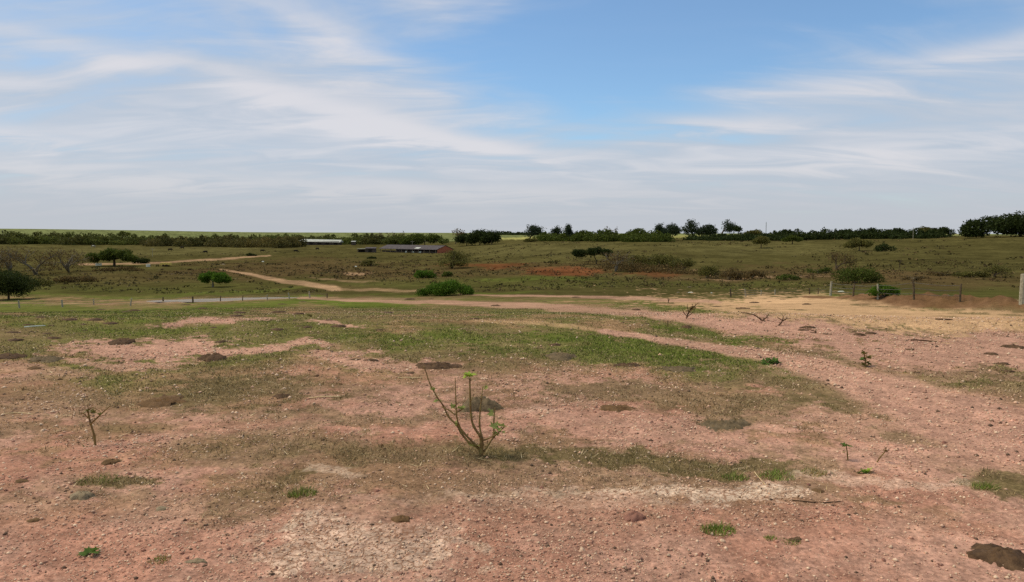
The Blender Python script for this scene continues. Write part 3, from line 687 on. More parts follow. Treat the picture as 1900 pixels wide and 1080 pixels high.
    if kind != 'bush':
        top = H * lo + ch * .3
        tb.tube([(0, 0, -sink), (tr * .15, 0, top * .35), (lean * top, 0, top)], [tr * .75, tr * .55, tr * .42], 7, cap=False)
        for k in rng.choice(nl, min(nl, 7), replace=False):
            c = Vector(lobes[k][0]); s = Vector((lean * top * .8, 0, top * .8)); mid = s.lerp(c, .5) + Vector((0, 0, ch * .06))
            tb.tube([s, mid, c], [tr * .26, tr * .16, tr * .05], 5, cap=False)
    else:
        for k in range(min(nl, 6)):
            c = Vector(lobes[k][0]); tb.tube([(c.x * .15, c.y * .15, -sink), c * .6, c], [tr * .4, tr * .25, tr * .1], 4, cap=False)
    tb.build('trunk' if kind != 'bush' else 'stems', M[bark], root)
    n = int(np.clip(npx * 2.3 * dens, 400, 16000))
    P = lobes_points(lobes, n, rng, .45, .16 if dens <= 1 else .05, 1.6 / max(H * .2, .2), ragged)
    P = P[P[:, 2] > -.02]
    V, f = leaf_cloud(P, lsz, rng); mesh_np('crown', V, f, M[leaf], root)
    return root

def woodland(name, x0, x1, base0, base1, h0, h1, leaf, label, n_px=5.0, seed=1, rough=.35, depth=35.0):
    rng = np.random.default_rng(seed); lobes = []; step = 9.0; x = x0
    while x < x1:
        t = (x - x0) / (x1 - x0); b = base0 + (base1 - base0) * t; hh = (h0 + (h1 - h0) * t) * (1 - rough + rough * 1.6 * rng.random())
        g = ground(x, b); m = g.y / F; dy = rng.random() * depth; xx = g.x * (1 + dy / g.y); yy = g.y + dy; zz = hz(xx, yy)
        H = hh * m * (1 - .0 * dy); rx = rng.uniform(7, 14) * m
        lobes.append(((xx, yy, zz + H * .42), (rx, rx, H * .58)))
        lobes.append(((xx - rx * .6, yy - depth * .3, hz(xx - rx * .6, yy - depth * .3) + H * .3), (rx * 1.3, rx, H * .42)))
        lobes.append(((xx + rng.normal() * rx * .5, yy - rx * .5, zz + H * .22), (rx * .9, rx * .7, H * .32)))
        if rng.random() < .3: lobes.append(((xx, yy, zz + H * .85), (rx * .5, rx * .5, H * .28)))
        x += step * rng.uniform(.55, 1.1)
    n = int((x1 - x0) * (h0 + h1) / 2 * n_px); P = lobes_points(lobes, n, rng, .6, ragged=.35)
    m = P[:, 1].mean() / F; V, f = leaf_cloud(P, m * 1.7, rng)
    o = mesh_np(name, V, f, M[leaf]); tag(o, label, 'woodland', kind='stuff'); return o
woodland('woodland', -120, 330, 453, 455, 25, 17, 'leaf_wood', 'dark green belt of woodland along the far left skyline', seed=3)
woodland('woodland', 300, 560, 457, 460, 17, 18, 'leaf_woodbrown', 'brownish green woodland belt beyond the far cattle pasture', seed=4)
woodland('woodland', 400, 780, 452, 454, 15, 17, 'leaf_wood', 'strip of low green woodland behind the white roofed shed', seed=5)
woodland('woodland', 1005, 1245, 447, 449, 15, 18, 'leaf_mid', 'hedge of green bushes on the hill crest', seed=6, depth=12)
woodland('woodland', 1285, 1450, 446, 447, 10, 15, 'leaf_dark', 'low dark hedge below the skyline trees', seed=7, depth=12)
woodland('woodland', 1430, 1745, 446, 442, 18, 15, 'leaf_dark', 'long dark hedge of trees along the pasture top', seed=8, depth=14)
woodland('woodland', 1120, 1400, 500, 518, 14, 10, 'leaf_brown', 'grey brown scrub thicket in the gully', seed=9, depth=10, n_px=1.6, rough=.7)
woodland('woodland', 930, 1010, 436, 436, 6, 6, 'leaf_dark', 'thin dark hedge behind the yellow field', seed=10, depth=10)

def tussocks():
    rng = np.random.default_rng(77); n = 15000; r = 100 * (420 / 100) ** rng.random(n); a = (rng.random(n) * 2 - 1) * .62; x, y = r * np.sin(a), r * np.cos(a)
    px, py = project(x, y, base_z(x, y)); c = fbm(x * .06, y * .06, 88, 4, .6)
    band = np.exp(-((py - 512) / 22) ** 2)
    keep = (rng.random(n) < sstep(.44, .74, c + .22 * band)) & (pond_q(x, y) > 1.7)
    col, g, grn, road, crust = cover(x, y); keep &= (road < .25) & (py < 545)
    x, y, r, col = x[keep], y[keep], r[keep], col[keep]; z = height(x, y); m = r / F; k = 7
    sz = (.10 + .30 * rng.random(len(x)) ** 2) * np.clip(r / 130, .7, 1.6)
    P = np.stack([np.repeat(x, k), np.repeat(y, k), np.repeat(z, k)], 1) + rng.normal(size=(len(x) * k, 3)) * np.repeat(sz, k)[:, None] * np.array([.9, .9, .0])
    P[:, 2] += np.repeat(sz, k) * rng.random(len(P)) * .7
    V, f = leaf_cloud(P, np.repeat(np.clip(sz * .55, .08, .4), k)[:, None][:, 0], rng)
    t = np.where(rng.random(len(x))[:, None] < .5, alb(92, 84, 42), alb(98, 74, 46)) * (.65 + .6 * rng.random(len(x)))[:, None]
    t = t * .5 + col * .6
    o = mesh_np('tussocks', V, f, M['grass'], tint=np.repeat(t, 4 * k, 0)); tag(o, 'brown and olive weed tussocks all over the valley pasture', 'weeds', kind='stuff')
tussocks()
# trees and bushes one by one
tree(16, 556, 92, 56, 'dense', 'leaf_dark', 'dark green tree leaning over the fence beside the leafless trees', seed=2, dens=1.3)
for px, b, w, h, s in ((18, 503, 95, 46, 1), (66, 510, 110, 54, 2), (128, 505, 80, 44, 3)):
    tree(px, b, w, h, 'bare', 'leaf_brown', ['', 'leafless grey tree behind the dark green tree', 'largest leafless grey tree in the left thicket', 'leafless grey tree next to the broad tree by the road'][s], 'tree', 'leafless trees of the left thicket', seed=s + 40, bark='bark_grey', dens=2)
tree(212, 494, 98, 33, 'flat', 'leaf_mid', 'broad spreading green tree standing over the pale dirt road', seed=11, dens=1.4, trunk_px=4)
tree(258, 489, 36, 14, 'bush', 'leaf_dark', 'dark low bush at the end of the pale road', 'bush', seed=12)
tree(395, 533, 74, 30, 'flat', 'leaf_bright', 'small round bright green tree with a pale trunk above the pond', seed=13, dens=1.4, trunk_px=3, bark='bark_grey')
tree(140, 523, 90, 12, 'bush', 'leaf_brown', 'low brown bush under the leafless trees', 'bush', seed=14)
tree(70, 530, 70, 14, 'bush', 'leaf_olive', 'low olive bush between the leafless trees and the fence', 'bush', seed=15)
tree(220, 503, 90, 9, 'bush', 'leaf_brown', 'low brown hedge under the broad spreading tree', 'bush', seed=16)
tree(466, 475, 20, 6, 'bush', 'leaf_dark', 'small dark bush beside the far end of the road', 'bush', seed=17)
tree(690, 480, 18, 4, 'bush', 'leaf_dark', 'tiny dark bush in front of the long barn', 'bush', seed=18)
tree(688, 494, 36, 12, 'airy', 'leaf_olive', 'small sparse olive tree below the long barn', seed=19, dens=1.6)
tree(838, 498, 76, 34, 'airy', 'leaf_olive', 'sparse flat topped tree on the red earth near the brick gable', seed=20, dens=1.2)
tree(788, 516, 44, 17, 'bush', 'leaf_bright', 'low green bush beside the sparse flat topped tree', 'bush', seed=21)
tree(831, 513, 22, 12, 'bush', 'leaf_mid', 'small dark green bush under the sparse flat topped tree', 'bush', seed=22)
tree(829, 548, 108, 29, 'bush', 'leaf_bright', 'large rounded bright green bush beside the earth track', 'bush', seed=23, dens=1.5)
tree(1106, 490, 92, 33, 'flat', 'leaf_dark', 'leaning dark tree with a flat crown above the gully', seed=24, dens=.85, lean=-.3, low=.40, depth=40, trunk_px=1.6)
tree(1142, 504, 80, 42, 'bare', 'leaf_brown', 'grey twiggy leafless tree beside the leaning dark tree', 'tree', seed=25, bark='bark_grey', dens=1.5)
for k, (px, b, w, h, lf, lb) in enumerate([
  (1182, 497, 70, 26, 'leaf_olive', 'olive bush next to the leaning dark tree'), (1226, 496, 84, 30, 'leaf_olive', 'tallest olive bush of the gully thicket'),
  (1268, 503, 60, 24, 'leaf_olive', 'olive bush above the tan cut bank'), (1310, 516, 70, 24, 'leaf_olive', 'dense olive bush right behind the tan cut bank'),
  (1352, 519, 60, 22, 'leaf_brown', 'brown bush at the mouth of the gully'), (1395, 516, 50, 14, 'leaf_brown', 'low brown bush past the gully mouth'),
  (1460, 520, 46, 13, 'leaf_mid', 'small green bush on the brown gully slope'), (1520, 508, 60, 12, 'leaf_mid', 'low green bush under the leafless hill tree'),
  (1592, 525, 96, 34, 'leaf_mid', 'wide green and brown bush beyond the grey fence posts'), (1640, 549, 66, 22, 'leaf_bright', 'dark green bush growing against the wire fence'),
  (1800, 514, 66, 14, 'leaf_olive', 'low olive bush beside the gnarled tree'), (1742, 512, 50, 9, 'leaf_brown', 'low brown bush left alone on the right slope'),
  (1640, 466, 40, 16, 'leaf_dark', 'dark bush touching the olive hill tree'), (1700, 520, 60, 8, 'leaf_brown', 'flat brown bush above the fence bend')]):
    tree(px, b, w, h, 'airy' if k in (0, 2, 3, 4, 5, 7, 11, 13) else 'bush', lf, lb, 'bush', 'bushes of the gully and right slope', seed=60 + k, dens=1.1 if k in (0, 2, 3, 4, 5, 7, 11, 13) else .75, name='bush', bark='bark_grey')
tree(1412, 460, 44, 23, 'flat', 'leaf_olive', 'pale olive tree alone on the right hillside below the mast', seed=27, dens=.9, bark='bark')
tree(1470, 453, 36, 17, 'flat', 'leaf_mid', 'small green tree in front of the long dark hedge', seed=28)
tree(1594, 466, 58, 26, 'flat', 'leaf_olive', 'rounded olive tree on the right hillside', seed=29, dens=1.0)
tree(1551, 500, 66, 36, 'bare', 'leaf_brown', 'leafless grey tree on the right hillside', 'tree', seed=30, dens=1.4)
tree(1842, 515, 60, 24, 'airy', 'leaf_olive', 'gnarled dark limbed tree with a thin crown above the fence', seed=31, dens=.5)
tree(1668, 500, 8, 24, 'bare', 'leaf_brown', 'thin dead tree trunk standing in the right pasture', 'tree', seed=32)
tree(1893, 439, 212, 48, 'dense', 'leaf_dark', 'huge dark spreading tree on the hilltop', seed=34, dens=2.6, depth=110, trunk_px=4, low=-.05, ragged=.4)
# skyline
sky = [(788, 456, 90, 25, 'dense', 'leaf_mid', 'domed green tree behind the brick gable'), (742, 455, 60, 20, 'dense', 'leaf_wood', 'green tree behind the long barn roof'),
 (845, 452, 34, 29, 'bare', 'leaf_brown', 'leafless skyline tree behind the dark grove'),
 (866, 456, 50, 24, 'dense', 'leaf_dark', 'dark grove tree nearest the domed green tree'), (890, 455, 56, 30, 'dense', 'leaf_dark', 'tallest tree of the dark grove'), (912, 454, 38, 29, 'dense', 'leaf_dark', 'end tree of the dark grove next to the yellow field'),
 (981, 447, 50, 29, 'airy', 'leaf_blue', 'loose dark tree alone above the yellow field'), (985, 449, 30, 9, 'bush', 'leaf_olive', 'small olive bush in front of the yellow field'),
 (1030, 446, 26, 27, 'airy', 'leaf_blue', 'small loose tree between the yellow field and hedge'), (1060, 447, 28, 30, 'airy', 'leaf_blue', 'narrow loose tree rising from the crest hedge'),
 (1122, 446, 22, 26, 'bare', 'leaf_brown', 'leafless tree rising from the crest hedge'), (1142, 446, 16, 24, 'bare', 'leaf_brown', 'smaller leafless tree rising from the crest hedge'),
 (1180, 446, 44, 23, 'dense', 'leaf_mid', 'rounded green tree in the crest hedge'), (1218, 444, 40, 28, 'airy', 'leaf_blue', 'grey green tree at the end of the crest hedge'),
 (1248, 440, 40, 25, 'dense', 'leaf_blue', 'dark rounded skyline tree above the yellow strip'), (1286, 440, 44, 31, 'airy', 'leaf_blue', 'tall dark eucalyptus like tree on the skyline'), (1312, 440, 40, 24, 'dense', 'leaf_blue', 'dark skyline tree beside the tall eucalyptus like tree'),
 (1337, 440, 48, 30, 'airy', 'leaf_blue', 'wide thin crowned tree on the skyline'), (1400, 440, 42, 14, 'flat', 'leaf_olive', 'low flat crowned tree beside the mast'), (1455, 438, 18, 15, 'dense', 'leaf_dark', 'little round tree behind the long dark hedge'),
 (1720, 440, 40, 22, 'dense', 'leaf_olive', 'pale rounded tree at the end of the dark hedge'), (1752, 439, 36, 20, 'dense', 'leaf_dark', 'dark rounded tree between hedge and huge spreading tree'),
 (1570, 441, 30, 18, 'dense', 'leaf_dark', 'dark tree bulging from the long hedge'), (1610, 441, 26, 18, 'airy', 'leaf_blue', 'thin tree showing above the long hedge'), (1660, 442, 44, 19, 'dense', 'leaf_dark', 'broad dark tree in the long hedge'),
 (705, 452, 22, 21, 'bare', 'leaf_brown', 'leafless tree behind the barn ridge'), (728, 452, 20, 21, 'bare', 'leaf_brown', 'second leafless tree behind the barn ridge'), (752, 452, 22, 22, 'bare', 'leaf_brown', 'leafless tree next to the domed green tree'),
 (228, 440, 24, 12, 'dense', 'leaf_wood', 'low rounded treetop showing above the far woodland')]
for k, (px, b, w, h, kd, lf, lb) in enumerate(sky):
    tree(px, b, w, h, kd, lf, lb, 'bush' if kd == 'bush' else 'tree', 'trees along the far skyline', seed=100 + k, dens=1.15)
tree(1368, 445, 20, 26, 'palm', 'leaf_dark', 'small tufted palm like tree beside the hedge on the skyline', seed=140)

# ------------------------------------------------------------------ buildings of the valley
def barn():
    a = ground(706, 468.0); b = ground(812, 468.5); A = Vector((a.x * (a.y + 8) / a.y, a.y + 8)); B = Vector((b.x * (b.y - 11) / b.y, b.y - 11)); L_ = (B - A).length; ang = math.atan2(B.y - A.y, B.x - A.x)
    zg = min(hz(A.x, A.y), hz(B.x, B.y)) - .15
    root = empty('barn', (A.x, A.y, zg), ang); tag(root, 'long low barn with dark roof and brick gable end', 'barn')
    wd, eh, rh = 10.5, 1.9, 3.7
    def part(name, mat, fn, parent=root):
        mb = MB(); fn(mb); return mb.build(name, mat, parent)
    # brick gable at the far end (solid wall with a peak)
    part('gable_wall', M['brick'], lambda mb: mb.add([(L_, 0, 0), (L_, wd, 0), (L_, wd, eh), (L_, wd / 2, rh), (L_, 0, eh), (L_ - .3, 0, 0), (L_ - .3, wd, 0), (L_ - .3, wd, eh), (L_ - .3, wd / 2, rh), (L_ - .3, 0, eh)],
        [(0, 1, 2, 3, 4), (9, 8, 7, 6, 5), (0, 5, 6, 1), (1, 6, 7, 2), (2, 7, 8, 3), (3, 8, 9, 4), (4, 9, 5, 0)]))
    part('back_wall', M['wall_dark'], lambda mb: mb.box((L_ / 2 - .2, wd - .1, eh / 2), (L_ - .4, .2, eh)))
    part('front_wall', M['wall_dark'], lambda mb: mb.box((L_ * .5, .9, .5), (L_ - .6, .2, 1.0)))
    def slab(mb, y0, z0, y1, z1, x0=-.6, x1=L_ - .02, t=.16):
        mb.add([(x0, y0, z0), (x1, y0, z0), (x1, y1, z1), (x0, y1, z1), (x0, y0, z0 + t), (x1, y0, z0 + t), (x1, y1, z1 + t), (x0, y1, z1 + t)],
               [(3, 2, 1, 0), (4, 5, 6, 7), (0, 1, 5, 4), (1, 2, 6, 5), (2, 3, 7, 6), (3, 0, 4, 7)])
    rf = part('roof', M['roof_dark'], lambda mb: (slab(mb, -.7, eh - .1, wd / 2, rh + .05), slab(mb, wd + .5, eh - .1, wd / 2, rh + .05)))
    part('roof_sheet', M['roof_white'], lambda mb: slab(mb, 0.2, eh + .30, 2.0, eh + .95, L_ * .60, L_ * .68, .06), rf)
    part('roof_verge', M['wall_dark'], lambda mb: (slab(mb, -.6, eh - .05, wd / 2, rh + .1, L_ + .03, L_ + .25, .2), slab(mb, wd + .4, eh - .05, wd / 2, rh + .1, L_ + .03, L_ + .25, .2)), rf)
    for k in range(11): part('post', M['timber'], lambda mb: mb.box((.3 + k * (L_ - 1.2) / 10, -.35, eh / 2 - .08), (.22, .22, eh - .1)))
    for k in range(3): part('wall_panel', M['white_paint'], lambda mb: mb.box((L_ * (.45 + .12 * k), .72, .55), (1.6, .1, .8)))
barn()
def lean_to():
    a = ground(662, 468.5); root = empty('cattle_shelter', (a.x, a.y, a.z), .03); tag(root, 'small open shelter with pale roof at the end of the long barn', 'shelter')
    mb = MB(); mb.box((2.2, 1.5, 1.85), (4.4, 3.4, .12)); mb.build('roof', M['roof_white'], root)
    for x in (.2, 4.2):
        for y in (.2, 2.8):
            mb = MB(); mb.box((x, y, .85), (.2, .2, 1.9)); mb.build('post', M['timber'], root)
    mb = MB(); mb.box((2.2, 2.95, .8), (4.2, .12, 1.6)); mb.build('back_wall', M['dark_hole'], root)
    a = ground(678, 468.5); root = empty('byre', (a.x, a.y + .5, a.z), .02); tag(root, 'dark timber byre between open shelter and long barn', 'shed')
    mb = MB(); mb.box((2.4, 2, .95), (4.8, 4, 2.0)); mb.build('wall', M['wall_dark'], root)
    mb = MB(); mb.add([(-.3, -.5, 1.98), (5.1, -.5, 1.98), (5.1, 4.4, 2.5), (-.3, 4.4, 2.5), (-.3, -.5, 2.1), (5.1, -.5, 2.1), (5.1, 4.4, 2.62), (-.3, 4.4, 2.62)], [(3, 2, 1, 0), (4, 5, 6, 7), (0, 1, 5, 4), (1, 2, 6, 5), (2, 3, 7, 6), (3, 0, 4, 7)])
    mb.build('roof', M['roof_dark'], root)
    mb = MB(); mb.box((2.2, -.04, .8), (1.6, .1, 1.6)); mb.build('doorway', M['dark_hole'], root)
lean_to()
def white_shed():
    a = ground(557, 454.5); m = a.y / F; L_ = 76 * m; root = empty('shed', (a.x, a.y - 3, hz(a.x, a.y - 3)), -.07); tag(root, 'long shed with a white roof in front of the far woodland', 'shed')
    top = (454.5 - 443.5) * m
    mb = MB(); mb.box((L_ / 2, 4, (top - 1.6) / 2), (L_ - 1, 7.5, top - 1.6)); mb.build('wall', M['leaf_woodbrown'] if False else M['wall_dark'], root)
    mb = MB(); e, r_ = top - 1.7, top
    mb.add([(-.5, -.4, e), (L_ + .5, -.4, e - .6), (L_ + .5, 4, r_ - .6), (-.5, 4, r_), (-.5, 8.4, e), (L_ + .5, 8.4, e - .6)], [(0, 1, 2, 3), (3, 2, 5, 4), (0, 3, 4), (1, 5, 2), (0, 4, 5, 1)]); mb.build('roof', M['roof_white'], root)
    for k in range(5):
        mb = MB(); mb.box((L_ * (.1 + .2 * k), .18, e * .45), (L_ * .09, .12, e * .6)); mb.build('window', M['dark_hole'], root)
    a = ground(655, 455); root = empty('outbuilding', a, 0); tag(root, 'tiny white roofed outbuilding next to the long white shed', 'shed')
    mb = MB(); mb.box((0, 2, 1.2), (2.6, 2.6, 2.4)); mb.build('wall', M['wall_dark'], root)
    mb = MB(); mb.add([(-1.6, .4, 2.4), (1.6, .4, 2.4), (1.6, 3.6, 2.8), (-1.6, 3.6, 2.8), (-1.6, .4, 2.55), (1.6, .4, 2.55), (1.6, 3.6, 2.95), (-1.6, 3.6, 2.95)], [(3, 2, 1, 0), (4, 5, 6, 7), (0, 1, 5, 4), (1, 2, 6, 5), (2, 3, 7, 6), (3, 0, 4, 7)]); mb.build('roof', M['roof_white'], root)
white_shed()
def trailer():
    a = ground(308, 494.5); m = a.y / F; L_ = 18 * m; h = 4.2 * m
    root = empty('farm_trailer', a, .05); tag(root, 'yellow box trailer parked at the edge of the pale dirt road', 'trailer')
    mb = MB(); mb.box((0, 0, .45 + h / 2), (L_, 1.5, h)); mb.build('box', M['yellow'], root)
    for k in range(5):
        mb = MB(); mb.box((-L_ / 2 + .1 + k * (L_ - .2) / 4, -.78, .45 + h / 2), (.07, .06, h)); mb.build('rib', M['yellow'], root)
    mb = MB(); mb.box((-L_ / 2 - .6, 0, .42), (1.2, .12, .1)); mb.build('drawbar', M['yellow'], root)
    for sx in (-.5, .5):
        for sy in (-.72, .72):
            mb = MB(); mb.tube([(sx, sy - .1, .3), (sx, sy + .1, .3)], .33, 12); mb.build('wheel', M['dark_hole'], root)
    a = ground(275, 495.5); mb = MB()
    mb.tube([(0, 0, 0), (0, 0, .08), (0, 0, .85), (0, 0, .9), (0, 0, .8)], [.5, .55, .6, .63, .5], 14)
    o = mb.build('water_trough', M['white_paint']); o.location = a; tag(o, 'round white water trough near the yellow trailer', 'trough')
    for k, (px, py, l) in enumerate([(183, 493, 11), (243, 495, 0)][:1]):
        a = ground(px, py); m = a.y / F; mb = MB()
        mb.box((0, 0, .35), (l * m, .3, .7)); mb.box((0, 0, .74), (l * m + .2, .42, .08)); o = mb.build('wall', M['white_paint']); o.location = a; tag(o, 'low whitewashed wall beside the broad spreading tree', 'wall')
trailer()
def pole(px, base, h, label, cross=True, mat='timber', r=.6):
    a = ground(px, base); m = a.y / F; H = h * m; root = empty('utility_pole' if cross else 'mast', a); tag(root, label, 'pole' if cross else 'mast')
    mb = MB(); mb.tube([(0, 0, -.3), (0, 0, H * .5), (0, 0, H)], [r * m * .62, r * m * .55, r * m * .42], 8); mb.build('shaft', M[mat], root)
    if cross:
        mb = MB(); mb.box((0, 0, H * .86), (min(2.4, 8 * m), .14, .14)); mb.build('crossarm', M[mat], root)
    else:
        for k in range(3):
            mb = MB(); mb.box((0, 0, H * (.7 + .1 * k)), (m * 1.6, .1, .1)); mb.build('antenna', M[mat], root)
pole(283, 476, 16, 'pale utility pole at the bend of the dirt road', mat='post_grey')
pole(765, 464, 18, 'pale utility pole with a crossarm behind the barn roof', mat='post_grey')
pole(1421, 441, 29, 'thin grey mast rising over the hedge on the skyline', cross=False, mat='steel', r=1.0)
pole(1376, 446, 17, 'grey pole beside the palm like tree', mat='post_grey')
pole(1694, 444, 22, 'pale pole standing in the long dark hedge', mat='post_grey', r=.8)
pole(6, 452, 26, 'pale pole in the far left woodland', mat='post_grey', r=.8)

# ------------------------------------------------------------------ cattle
def cow_mesh():
    mb = MB()
    sec = [(-1.05, .98, .10, .14), (-.95, 1.02, .26, .30), (-.6, 1.02, .34, .36), (-.1, .98, .37, .40), (.4, 1.0, .34, .38), (.75, 1.05, .26, .32), (.95, 1.0, .16, .20), (1.2, .75, .13, .17), (1.42, .52, .12, .14), (1.6, .36, .08, .09), (1.68, .30, .05, .06)]
    n = 10; vs = []; fs = []
    for x, z, ry, rz in sec:
        for j in range(n): t = 2 * math.pi * j / n; vs.append((x, math.cos(t) * ry, z + math.sin(t) * rz))
    for i in range(len(sec) - 1):
        for j in range(n): fs.append((i * n + j, (i + 1) * n + j, (i + 1) * n + (j + 1) % n, i * n + (j + 1) % n))
    fs.append(tuple(range(n))); fs.append(tuple((len(sec) - 1) * n + j for j in range(n))[::-1]); mb.add(vs, fs)
    for sx, k in ((.62, 1), (-.82, -1)):
        for sy in (-.2, .2):
            mb.tube([(sx, sy, .85), (sx + (.0 if k > 0 else .06), sy, .55), (sx - (.0 if k > 0 else .07), sy, .36), (sx, sy, .06), (sx + .04, sy, -.03)], [.14, .10, .065, .055, .075], 6)
    for sy in (-1, 1): mb.tube([(1.32, sy * .1, .66), (1.3, sy * .28, .68)], [.05, .03], 4)
    mb.tube([(-1.05, 0, 1.1), (-1.13, 0, .8), (-1.1, 0, .4)], [.03, .025, .05], 4)
    me = bpy.data.meshes.new('cow'); me.from_pydata(mb.v, [], mb.f); me.polygons.foreach_set('use_smooth', [True] * len(me.polygons)); me.update(); return me
CM = cow_mesh(); CM.materials.append(M['cow']); CW = CM.copy(); CW.materials.clear(); CW.materials.append(M['cow_white'])
for px, py, rz, me, lb in [(316, 466, .2, CM, 'black cow grazing on the pasture beyond the broad spreading tree'), (381, 470.5, 3.0, CM, 'black cow grazing just above the pale dirt road'), (549, 468.5, .1, CM, 'black cow grazing near the pasture fence line'), (589, 464, 2.7, CM, 'black cow grazing below the white roofed shed'),
                           (173, 459.5, .3, CW, 'white and black cow on the pasture above the broad tree'), (338, 462, 2.9, CM, 'smallest dark cow grazing near the far woodland'), (487, 468, .4, CM, 'dark cow resting at the edge of the pasture')]:
    g = ground(px, py); o = bpy.data.objects.new('cow', me); COL.objects.link(o); o.location = g; o.rotation_euler = (0, 0, rz); tag(o, lb, 'cow', 'cattle grazing on the far pasture')

# ------------------------------------------------------------------ fences
def fence(name, posts, label, wires=3):
    g0 = ground(*posts[0][:2]); root = empty('wire_fence', (0, 0, 0)); tag(root, label, 'fence'); tops = []
    for k, (px, base, h, wd, mat, leanx) in enumerate(posts):
        g = ground(px, base); m = g.y / F; rng = random.Random(k * 7 + int(px)); H = h * m; r = max(wd * m / 2 * (.78 if wd > 3.5 else 1), .045)
        mb = MB(); dx = leanx * m
        mb.tube([(g.x, g.y, g.z - .25), (g.x + dx * .2, g.y, g.z + H * .3), (g.x + dx * .55 + rng.uniform(-.02, .02), g.y, g.z + H * .7), (g.x + dx, g.y, g.z + H)], [r * 1.05, r, r * .95, r * .85], 7)
        mb.build('post', M[mat], root); tops.append((g, H, dx, r))
    for f in [.32, .6, .88][:wires]:
        pts = [Vector((g.x + dx * f, g.y - r * 1.0, g.z + H * f)) for g, H, dx, r in tops]; ref = []
        for i in range(len(pts) - 1):
            ref.append(pts[i]); q = pts[i].lerp(pts[i + 1], .5); q.z -= .05; ref.append(q)
        ref.append(pts[-1]); mb = MB(); mb.tube(ref, .011, 4); mb.build('wire', M['wire'], root)
fence('left', [(-60, 575, 15, 3, 'post_grey', 0), (36, 572, 15, 3.2, 'post_grey', -1), (116, 570, 14, 3.2, 'post_grey', -1), (174, 566, 11, 2.6, 'post_grey', 0), (242, 568, 15, 2.6, 'post_grey', 3), (303, 563, 12, 2.8, 'post_brown', 0), (358, 562, 12, 3.2, 'post_brown', 0), (409, 559, 10, 2, 'post_brown', 1),
               (450, 558, 10, 1.8, 'post_brown', 1), (496, 557, 10, 2, 'post_grey', 0), (537, 555, 12, 2.4, 'post_grey', -2), (575, 553, 12, 3, 'post_grey', -1), (607, 553, 9, 2, 'post_brown', 0)], 'wire fence on pale weathered posts running along the narrow pond')
fence('right', [(1356, 551, 15, 3.2, 'post_brown', -1.5), (1384, 551, 15, 3, 'post_grey', -3), (1412, 548, 10, 2, 'post_grey', 0), (1438, 547, 10, 2.4, 'post_grey', 0), (1502, 546, 12, 2.4, 'post_brown', 0), (1518, 546, 12, 2, 'post_brown', 0), (1541, 549, 27, 5.5, 'post_grey', 1), (1583, 551, 25, 4.5, 'post_brown', 2), (1629, 551, 24, 5, 'post_grey', -1.5), (1696, 556, 36, 5, 'post_brown', -4), (1781, 560, 34, 4.5, 'post_brown', 1)],
      'wire fence on crooked wooden posts behind the red earth bank')
g = ground(1897, 564); m = g.y / F; mb = MB(); mb.tube([(0, 0, -.3), (0, 0, .4), (0.01, 0, 56 * m * .8), (0.0, 0, 56 * m)], [.115, .115, .11, .1], 9)
o = mb.build('corner_post', M['post_grey']); o.location = g; tag(o, 'thick grey corner post standing apart beside the red earth bank', 'post')

# ------------------------------------------------------------------ dung, stones, sticks
def mound(px, py, wpx, label, mat='dung', tall=.16, deep=.9, name='cow_dung', cat='dung', group=None, seed=None, flat=False, rise=0.0, n=22, rough=.35):
    rng = np.random.default_rng(seed if seed is not None else int(px * 3 + py)); g = ground(px, py); m = g.y / F; R = wpx * m / 2
    fs = []; rings = 8 if wpx > 30 else 5; n = 34 if wpx > 30 else n
    ph = rng.random(6) * 6.28
    T, A = np.meshgrid(np.arange(1, rings + 1) / rings, 2 * math.pi * np.arange(n) / n, indexing='ij'); nz = rng.normal(size=T.shape)
    e = 1 + rough * (.35 * np.sin(2 * A + ph[0]) + .3 * np.sin(3 * A + ph[1]) + .25 * np.sin(5 * A + ph[2]) + .30 * nz * T ** 3)
    hh = tall * R * 2 * ((1 - T ** 2.6) + .10 * np.sin(4 * A + ph[3] + 3 * T) * (T < .95)) + rng.normal(size=T.shape) * R * (.035 if wpx > 30 else .02)
    X, Y = np.cos(A) * R * T * e, np.sin(A) * R * T * e * deep
    Zg = height((g.x + X).ravel(), (g.y + Y).ravel()).reshape(X.shape) - g.z
    hh[-1] = -.02 * R - .004
    vs = [(0, 0, tall * R * 2)] + list(zip(X.ravel().tolist(), Y.ravel().tolist(), (Zg + hh).ravel().tolist()))
    for j in range(n): fs.append((0, 1 + j, 1 + (j + 1) % n))
    for i in range(rings - 1):
        for j in range(n): fs.append((1 + i * n + j, 1 + (i + 1) * n + j, 1 + (i + 1) * n + (j + 1) % n, 1 + i * n + (j + 1) % n))
    mb = MB(); mb.add(vs, fs); o = mb.build(name, M[mat], smooth=True); o.location = g; tag(o, label, cat, group); return o
